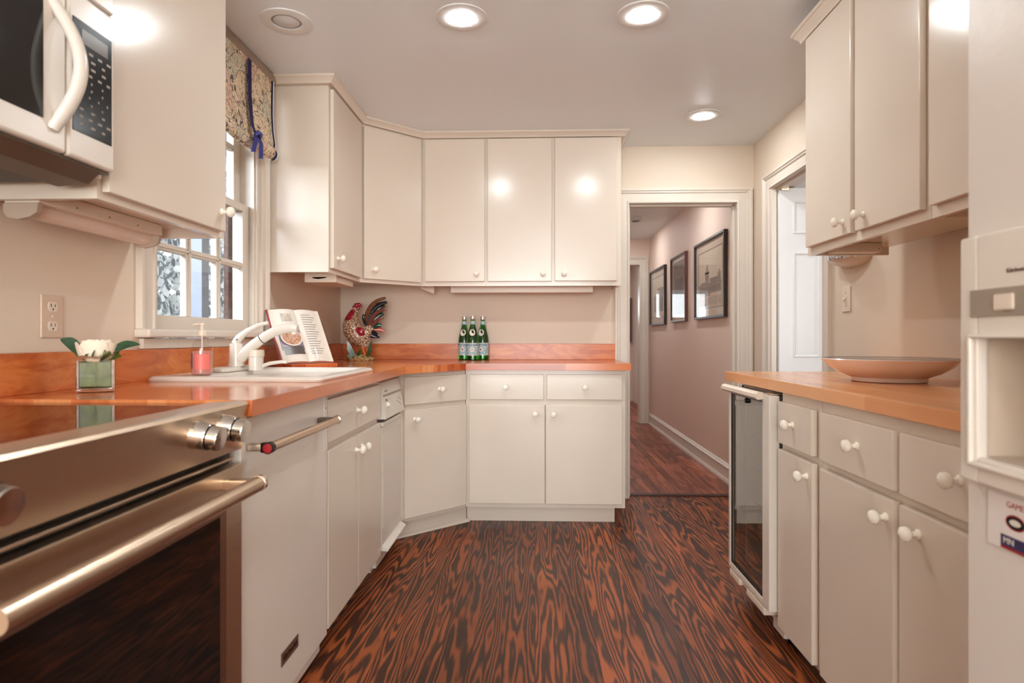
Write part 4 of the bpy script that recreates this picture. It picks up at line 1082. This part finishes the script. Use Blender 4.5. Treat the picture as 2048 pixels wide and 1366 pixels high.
# small wall pocket under the right cabinets
def delft():
    g = G('blue_white_ceramic'); vv = g.obj(); f = g.noise(vv, 110, 3, .6, 1)
    g.out(Base_Color=g.ramp(f, [(.44, lin((36, 44, 92))), (.52, lin((226, 220, 212)))]), Roughness=.15); return g.m
o = thing('wall_planter', 'blue and white ceramic half-round wall planter above the light switch', 'planter', (XR, 2.83, 1.42))
mb = MB(); rings = []
for z, a, b in ((1.370, .03, .02), (1.375, .075, .055), (1.390, .12, .085), (1.403, .142, .100)):
    rings.append([(XR-.0006-math.sin(q)*b, 2.80+math.cos(q)*a, z) for q in [PI*i/20 for i in range(21)]])
mb.rings(rings); obj('bowl', mb, plain('terracotta_white', (226, 208, 192), .2), o)
mb = MB(); rings = []
for z, a, b in ((1.403, .142, .100), (1.421, .146, .104), (1.425, .142, .100)):
    rings.append([(XR-.0006-math.sin(q)*b, 2.80+math.cos(q)*a, z+.003*math.sin(q*14)) for q in [PI*i/40 for i in range(41)]])
mb.rings(rings); obj('patterned_rim', mb, delft(), o)

# serving bowl
o = thing('serving_bowl', 'wide shallow white serving bowl with dark rim on the right counter', 'bowl', (1.165, 2.10, .911))
pr = [(.105, 0), (.108, .002), (.110, .014), (.145, .028), (.178, .050), (.196, .070), (.200, .073), (.197, .075), (.190, .072), (.165, .048), (.12, .026), (.0001, .020)]
obj('bowl', MB().lathe(pr, (1.155, 2.06, .9115), n=64), plain('stoneware_white', (238, 224, 216), .15, var=.02), o)
obj('rim_band', MB().lathe([(.1968, .0752), (.1972, .0758), (.186, .0700), (.170, .0535), (.1695, .0525)], (1.155, 2.06, .9115), n=64), plain('rim_navy', (44, 38, 56), .15), o)

# ------------------------------------------------------------------ under-cabinet lights
def strip(name, label, T, L, lit=False, w=.085, zt=1.402):
    t = thing(name, label, 'light fixture', tuple(T @ Vector((L/2, 0, zt))))
    z = zt
    obj('housing', MB(T).box(0, L, -w*.5, w*.5, z-(.034 if lit else .062), z-.0005, .003), 'plastic', t)
    lr = 1.0 if lit else .45
    mb = MB(T); mb.rings([[(x, -.010+math.cos(q)*.027*lr, z-.040+(1-lr)*.012+math.sin(q)*.024*lr) for q in [2*PI*i/16 for i in range(16)]] for x in (.014, L-.014)])
    obj('lens', mb, 'glue', t)
    for x in (0, L-.013):
        pts = [(a, z+b*(1 if lit or b > -.036 else .62)) for a, b in [(-.044, -.0345), (-.044, -.056), (-.034, -.068), (-.010, -.072), (.020, -.066), (.036, -.056), (.040, -.0345)]]
        mb = MB(T); mb.rings([[(xx, a, b) for a, b in pts] for xx in (x, x+.013)]); obj('end_cap', mb, 'capgrey' if lit else 'plastic', t)
    for k in (.25, .5, .75): obj('screw', MB(T).lathe([(.002, 0), (.002, .0012)], (L*k, w*.5, z-.022), 'y', 8), 'darkgrey', t)
    return t
strip('undercabinet_light', 'white tube light under the left wall cabinet beside the microwave', frame((-1.195, 1.392), (0, 1, 0), (1, 0, 0)), .475, True)
strip('undercabinet_light', 'slim white tube light under the back double wall cabinet', frame((-.535, 3.930), (1, 0, 0), (0, -1, 0)), .90, zt=1.4015)
strip('undercabinet_light', 'short white tube light under the narrow wall cabinet right of the window', frame((-1.105, 3.135), (0, 1, 0), (1, 0, 0)), .30, w=.165, zt=1.4015)
o = thing('undercabinet_light', 'short white tube light under the right wall cabinet', 'light fixture', (1.32, 2.2, 1.39))
obj('housing', MB().box(1.10, 1.268, 2.30, 2.36, 1.368, 1.4015, .003), 'plastic', o); obj('screw', MB().lathe([(.002, 0), (.002, .001)], (1.255, 2.3, 1.38), '-y', 8), 'darkgrey', o)

# ------------------------------------------------------------------ ceiling lights
def can(x, y, label, on, z=ZC, first=None):
    t = thing('recessed_light', label, 'ceiling light', (x, y, z), 'recessed ceiling lights')
    mb = MB(); n = 48
    mb.rings([[(x+math.cos(q)*r_, y+math.sin(q)*r_, z-h) for q in [2*PI*i/n for i in range(n)]] for r_, h in ((.100, .0004), (.0995, .004), (.096, .006), (.064, .007), (.059, .006), (.058, .0008))], cap0=False, cap1=False)
    obj('trim_ring', mb, 'canwhite', t)
    if on:
        obj('lamp', MB().lathe([(.0525, -.0035), (.051, -.0065), (.042, -.0105), (.025, -.0130), (.0001, -.0138)], (x, y, z)), 'glow', t)
    else:
        obj('recess', MB().lathe([(.0575, -.0010), (.0575, -.0014), (.0001, -.0018)], (x, y, z)), plain('can_inner', (150, 150, 150), .5), t)
        obj('lamp', MB().lathe([(.050, -.002), (.048, -.004), (.030, -.0085), (.0001, -.011)], (x, y, z)), 'bulb', t)
    return t
can(-.985, 2.411, 'unlit recessed ceiling light near the window', False)
can(-.287, 2.405, 'lit recessed ceiling light in the middle of the room, nearer the sink', True)
can(.419, 2.411, 'lit recessed ceiling light nearest the refrigerator', True)
can(.948, 3.520, 'smallest lit recessed ceiling light, in front of the hall doorway', True)
for x, y in ((.10, -.45),):
    can(x, y, 'added recessed fill light behind the camera', True)  # extra can added out of view as soft fill
for x, y in ((.96, 5.05), (.96, 6.95)): can(x, y, 'recessed hall light above the framed pictures', True, 2.275)
area('far_room_light', (.2, 9.4, 2.3), (0, 0, 0), .5, 14, LAMP_COL)
area('far_window_light', (.5, 11.3, 1.64), (PI/2, 0, PI), 1.6, 9, (.9, .96, 1), .42, 'RECTANGLE')
sdt = thing('smoke_detector', 'round white smoke detector on the hall ceiling', 'smoke detector', (1.02, 6.35, 2.275))
obj('body', MB().lathe([(.065, -.0005), (.064, -.012), (.055, -.030), (.0001, -.033)], (1.025, 6.33, 2.275)), 'canwhite', sdt)
obj('vent_slots', MB().lathe([(.042, -.0325), (.040, -.0345), (.030, -.0345), (.029, -.0332)], (1.025, 6.33, 2.275)), 'black', sdt)

# ------------------------------------------------------------------ valance
def fabric():
    g = G('crockery_print_fabric'); vv = g.obj()
    warp = g.n('ShaderNodeTexNoise', None, Vector=vv, Scale=9.0, Detail=2.0).outputs['Color']
    vv2 = g.n('ShaderNodeVectorMath', {'operation': 'MULTIPLY_ADD'}, i0=warp, i1=(.14, .14, .14), i2=vv).outputs[0]
    ed = g.n('ShaderNodeTexVoronoi', {'feature': 'DISTANCE_TO_EDGE'}, Vector=vv2, Scale=9.0).outputs['Distance']
    cell = g.n('ShaderNodeTexVoronoi', None, Vector=vv2, Scale=9.0)
    rings = g.math('PINGPONG', g.math('MULTIPLY', cell.outputs['Distance'], 13.0), 1.0)
    sp = g.n('ShaderNodeSeparateXYZ', None, Vector=cell.outputs['Color'])
    basec = g.ramp(sp.outputs[0], [(0, lin((224, 204, 172))), (.4, lin((232, 218, 190))), (.6, lin((222, 190, 170))), (.8, lin((206, 200, 176))), (1, lin((236, 222, 196)))], 'CONSTANT')
    scr = g.noise(vv, 85, 3, .6, 2.0)
    c = g.mix(g.ramp(scr, [(.55, (0, 0, 0)), (.58, (.85, .85, .85))]), basec, lin((176, 96, 90))+(1,))
    scr2 = g.noise(g.mapv(vv, loc=(3, 3, 3)), 70, 3, .6, 2.0)
    c = g.mix(g.ramp(scr2, [(.57, (0, 0, 0)), (.60, (.85, .85, .85))]), c, lin((84, 110, 84))+(1,))
    c = g.mix(g.ramp(rings, [(.88, (0, 0, 0)), (.93, (.6, .6, .6))]), c, lin((120, 92, 78))+(1,))
    big = g.noise(g.mapv(vv, loc=(7, 1, 2)), 26, 2, .5, 1.0)
    c = g.mix(g.ramp(big, [(.635, (0, 0, 0)), (.65, (.92, .92, .92))]), c, lin((52, 50, 62))+(1,))
    c = g.mix(g.ramp(ed, [(.008, (.8, .8, .8)), (.02, (0, 0, 0))]), c, lin((58, 52, 52))+(1,))
    g.out(Base_Color=c, Roughness=.8); return g.m
vl = thing('window_valance', 'crockery-print fabric valance with navy ribbon ties over the window', 'valance', (-1.26, 2.42, 2.0))
VY0, VY1 = 1.975, 2.852
def vprof(y):
    w_ = .006*math.sin(y*19)
    pts = [(-1.232, 2.256), (-1.232+w_*.4, 2.18), (-1.230+w_, 2.10), (-1.226+w_, 2.02), (-1.218+w_, 1.960)]
    for i in range(9):
        q = math.radians(60-i*30); pts.append((-1.235+.026*math.cos(q)+w_*.6, 1.915+.030*math.sin(q)))
    pts += [(-1.255, 1.965), (-1.258, 2.256)]
    return pts
rows = [[(p[0], VY0+(VY1-VY0)*i/40, p[1]-(.010*math.cos((VY0+(VY1-VY0)*i/40-2.6)*9) if p[1] < 2 else 0)) for p in vprof(VY0+(VY1-VY0)*i/40)] for i in range(41)]
obj('cloth', MB().rings(rows), fabric(), vl)
def ribbon(y, x=-1.2275, w_=.034, zt=2.250, zb=1.93, mat='navy'):
    mb = MB(); pts = [(x, zt), (x+.001, 2.10), (x+.006, 2.02), (x+.012, 1.965), (x+.022, 1.94), (x+.024, zb)]
    mb.rings([[(a+h, y-w_/2, b) for a, b in pts for h in (0,)][::1] for h in (0,)] if False else [[(a, yy, b) for a, b in pts] for yy in (y-w_/2, y+w_/2)], closed=False)
    bmesh.ops.solidify(mb.bm, geom=mb.bm.faces[:], thickness=.0015)
    return mb
for y in (2.60, 2.20): obj('ribbon', ribbon(y, -1.2225), 'navy', vl)
rows = []
for i in range(2):
    y = VY1+.0012+i*.004
    rows.append([(p[0], y, p[1]) for p in [(a+(.006 if k < 14 else -.006), b) for k, (a, b) in enumerate(vprof(VY1))]])
tr = MB(); tr.rings(rows)
tr2 = MB()
pf = vprof(VY1)[:11]
tr2.rings([[(a+.0025, yy, b) for a, b in pf] for yy in (VY1-.016, VY1+.0010)], closed=False); bmesh.ops.solidify(tr2.bm, geom=tr2.bm.faces[:], thickness=.0015)
obj('edge_trim', tr2, 'navy', vl); obj('side_trim', tr, plain('white_lining', (228, 222, 214), .7), vl)
bw = plain('ribbon_blue', (70, 76, 150), .6)
for (dy, z0_, z1_, sl) in ((-.012, 1.925, 1.840, -.028), (.014, 1.925, 1.832, .018)):
    mb = MB(); pts = [(-1.196, 2.606+dy*.3, z0_+.004), (-1.186, 2.606+dy+sl*.5, (z0_+z1_)/2+.012), (-1.192, 2.606+dy+sl, z1_)]
    mb.rings([[(p[0]+.001*k, p[1]+(.020 if k else -.020), p[2]+(.006 if k else -.004)) for p in pts] for k in (0, 1)], closed=False)
    bmesh.ops.solidify(mb.bm, geom=mb.bm.faces[:], thickness=.001); obj('bow_tail', mb, bw, vl)
mb = MB(); mb.tube([(-1.194, 2.585, 1.918), (-1.184, 2.60, 1.935), (-1.182, 2.612, 1.932), (-1.188, 2.628, 1.920)], [.006, .009, .009, .006], 10); obj('bow_knot', mb, bw, vl)
obj('mounting_board', MB().box(-1.2985, -1.240, VY0, VY1+.06, 2.262, 2.305, .003), plain('board_brown', (150, 128, 112), .5), vl)

# ------------------------------------------------------------------ pictures in the hall
def picture(label, y0, y1, z0, z1, fm, art, x=1.4095, sgn=-1):
    t = thing('framed_picture', label, 'picture', (x, (y0+y1)/2, z0), 'framed pictures on the hall wall')
    T = frame((x, 0), (0, 1, 0), (-1, 0, 0)); fw = .018
    mb = MB(T); mb.box(y0, y1, .0005, .030, z0, z0+fw, .002); mb.box(y0, y1, .0005, .030, z1-fw, z1, .002)
    mb.box(y0, y0+fw, .0005, .030, z0+fw, z1-fw, .002); mb.box(y1-fw, y1, .0005, .030, z0+fw, z1-fw, .002)
    obj('frame', mb, fm, t)
    obj('mat_board', MB(T).box(y0+fw, y1-fw, .0008, .010, z0+fw, z1-fw), 'mat', t)
    a0, a1, b0, b1 = y0+.10, y1-.10, z0+.10, z1-.105
    pb = MB(T); bwid = .003
    pb.box(a0-.012, a1+.012, .010, .0112, b1+.012, b1+.016); pb.box(a0-.012, a1+.012, .010, .0112, b0-.016, b0-.012)
    pb.box(a0-.015, a0-.012, .010, .0112, b0-.016, b1+.016); pb.box(a1+.012, a1+.015, .010, .0112, b0-.016, b1+.016)
    obj('mat_border', pb, 'frameblack', t)
    art(t, T, a0, a1, b0, b1)
    obj('glass', MB(T).box(y0+fw, y1-fw, .018, .020, z0+fw, z1-fw), 'picglass', t)
    return t
P1 = plain('print_paper', (206, 188, 166), .6, var=.04); PG = plain('print_grey', (150, 134, 122), .6, var=.25, scale=70); PD = plain('print_dark', (112, 96, 86), .6, var=.3, scale=90)
def art_city(t, T, a0, a1, b0, b1):
    W_, H_ = a1-a0, b1-b0
    X = lambda u: a1-u*W_        # u from the far (left in view) edge
    Z = lambda w_: b0+w_*H_
    obj('paper', MB(T).box(a0, a1, .010, .0108, b0, b1), P1, t)
    def bx(mb, u0, u1, w0, w1, d=.0112): mb.box(min(X(u0), X(u1)), max(X(u0), X(u1)), .0108, d, Z(w0), Z(w1))
    mb = MB(T)
    bx(mb, .02, .98, .23, .42); bx(mb, .30, .46, .42, .66); bx(mb, .28, .48, .60, .63); bx(mb, .33, .43, .66, .72)
    mb.prism([(X(.32), Z(.72)), (X(.36), Z(.79)), (X(.40), Z(.79)), (X(.44), Z(.72))], .0108, .0112, 'xz') if False else None
    bx(mb, .35, .41, .72, .77); bx(mb, .50, .95, .42, .50); bx(mb, .82, .95, .50, .58); bx(mb, .10, .30, .42, .46); bx(mb, .86, .91, .58, .62)
    obj('drawn_building', mb, PG, t)
    mb = MB(T)
    for k in range(13):
        u = .05+k*.07; bx(mb, u, u+.03, .27, .37, .0116)
    for k in range(4): bx(mb, .325+k*.03, .337+k*.03, .5, .58, .0116)
    for k in range(9): bx(mb, .08+k*.05+.01*(k % 3), .10+k*.05+.01*(k % 3), .19, .24, .0116)
    for k in range(8): bx(mb, .53+k*.05, .545+k*.05, .44, .48, .0116)
    bx(mb, .02, .98, .405, .415, .0116); bx(mb, .5, .95, .495, .503, .0116)
    obj('drawn_arcade', mb, PD, t)
    mb = MB(T); bx(mb, .0, 1, .02, .17, .0110); obj('drawn_square', mb, plain('print_ground', (186, 168, 150), .6, var=.1, scale=60), t)
def art_photo(t, T, a0, a1, b0, b1):
    obj('paper', MB(T).box(a0-.03, a1+.03, .010, .0108, b0-.03, b1+.05), plain('old_photo', (128, 110, 96), .6, var=.35, scale=16), t)
    obj('photo_house', MB(T).box(a0+.05, a1-.05, .0108, .0112, b0+.12, b1-.12), plain('old_photo_dark', (92, 80, 70), .6, var=.3, scale=26), t)
def art_arch(t, T, a0, a1, b0, b1):
    obj('paper', MB(T).box(a0, a1, .010, .0108, b0, b1), P1, t)
    mb = MB(T); mb.box(a0+.02, a1-.3, .0108, .0112, b0+.05, b1-.12); mb.box(a1-.25, a1-.1, .0108, .0112, b0+.05, b1-.2); obj('drawn_building', mb, PG, t)
    mb = MB(T)
    for k in range(6): mb.box(a0+.05+k*.055, a0+.075+k*.055, .0112, .0116, b0+.08, b0+.20)
    obj('drawn_arcade', mb, PD, t)
picture('black framed print of a towered building, nearest on the hall wall', 4.565, 5.42, 1.21, 1.852, 'frameblack', art_city)
picture('brown framed dark photograph, middle of the three on the hall wall', 5.74, 6.36, 1.21, 1.858, 'framebrown', art_photo)
picture('black framed print, farthest of the three on the hall wall', 6.66, 7.50, 1.20, 1.842, 'frameblack', art_arch)
o = thing('framed_picture', 'dark red framed picture on the wall beyond the far hall doorway', 'picture', (1.35, 10.2, 1.0), 'framed pictures on the hall wall')
o['group'] = 'pictures in the far room'
obj('frame', MB().box(1.30, 1.595, 10.30, 10.33, .98, 1.72, .004), 'framebrown', o); obj('canvas', MB().box(1.33, 1.565, 10.294, 10.301, 1.01, 1.69), plain('red_canvas', (120, 66, 58), .6, var=.4, scale=14), o)
struct('wall_far_partition', MB().box(1.24, 1.62, 10.335, 10.43, 0, 2.35), 'hallwall')

# ------------------------------------------------------------------ open door in the side doorway
dn_ = bpy.data.objects.new('door_1', None); COL.objects.link(dn_); dn_['kind'] = 'structure'; dn_.location = (1.463, 3.77, 0); ORG['door_1'] = Vector(dn_.location)
DX0, DX1, DYf, DZ1 = 1.463, 2.09, 3.752, 1.952
def dleaf():
    mb = MB(); mb.box(DX0, DX1, DYf, DYf+.032, .012, DZ1, .001)
    return mb
lf = obj('door_leaf', dleaf(), 'door', dn_)
for (xa, xb) in ((1.543, 1.705), (1.845, 2.005)):
    for (za, zb) in ((1.677, 1.872), (.936, 1.566), (.20, .78)):
        mb = MB()
        T = Matrix.Identity(4)
        prs = [(0, 0), (.003, .006), (.010, .005), (.016, -.0002)]
        rings = [[(xa+o_, DYf-h, za+o_), (xb-o_, DYf-h, za+o_), (xb-o_, DYf-h, zb-o_), (xa+o_, DYf-h, zb-o_)] for o_, h in [(0, 0), (.003, .005), (.009, .006), (.016, .0003)]]
        mb.rings(rings, cap0=False, cap1=False); obj('panel_moulding', mb, 'door', dn_)
        mb = MB(); rings = [[(xa+o_, DYf-h, za+o_), (xb-o_, DYf-h, za+o_), (xb-o_, DYf-h, zb-o_), (xa+o_, DYf-h, zb-o_)] for o_, h in [(.022, .0003), (.040, .004)]]
        mb.rings(rings, cap0=False); obj('door_panel', mb, 'door', dn_)
obj('hinge', MB().box(1.470, 1.515, 3.735, 3.752, 1.935, 1.955, .002), 'steel', dn_)
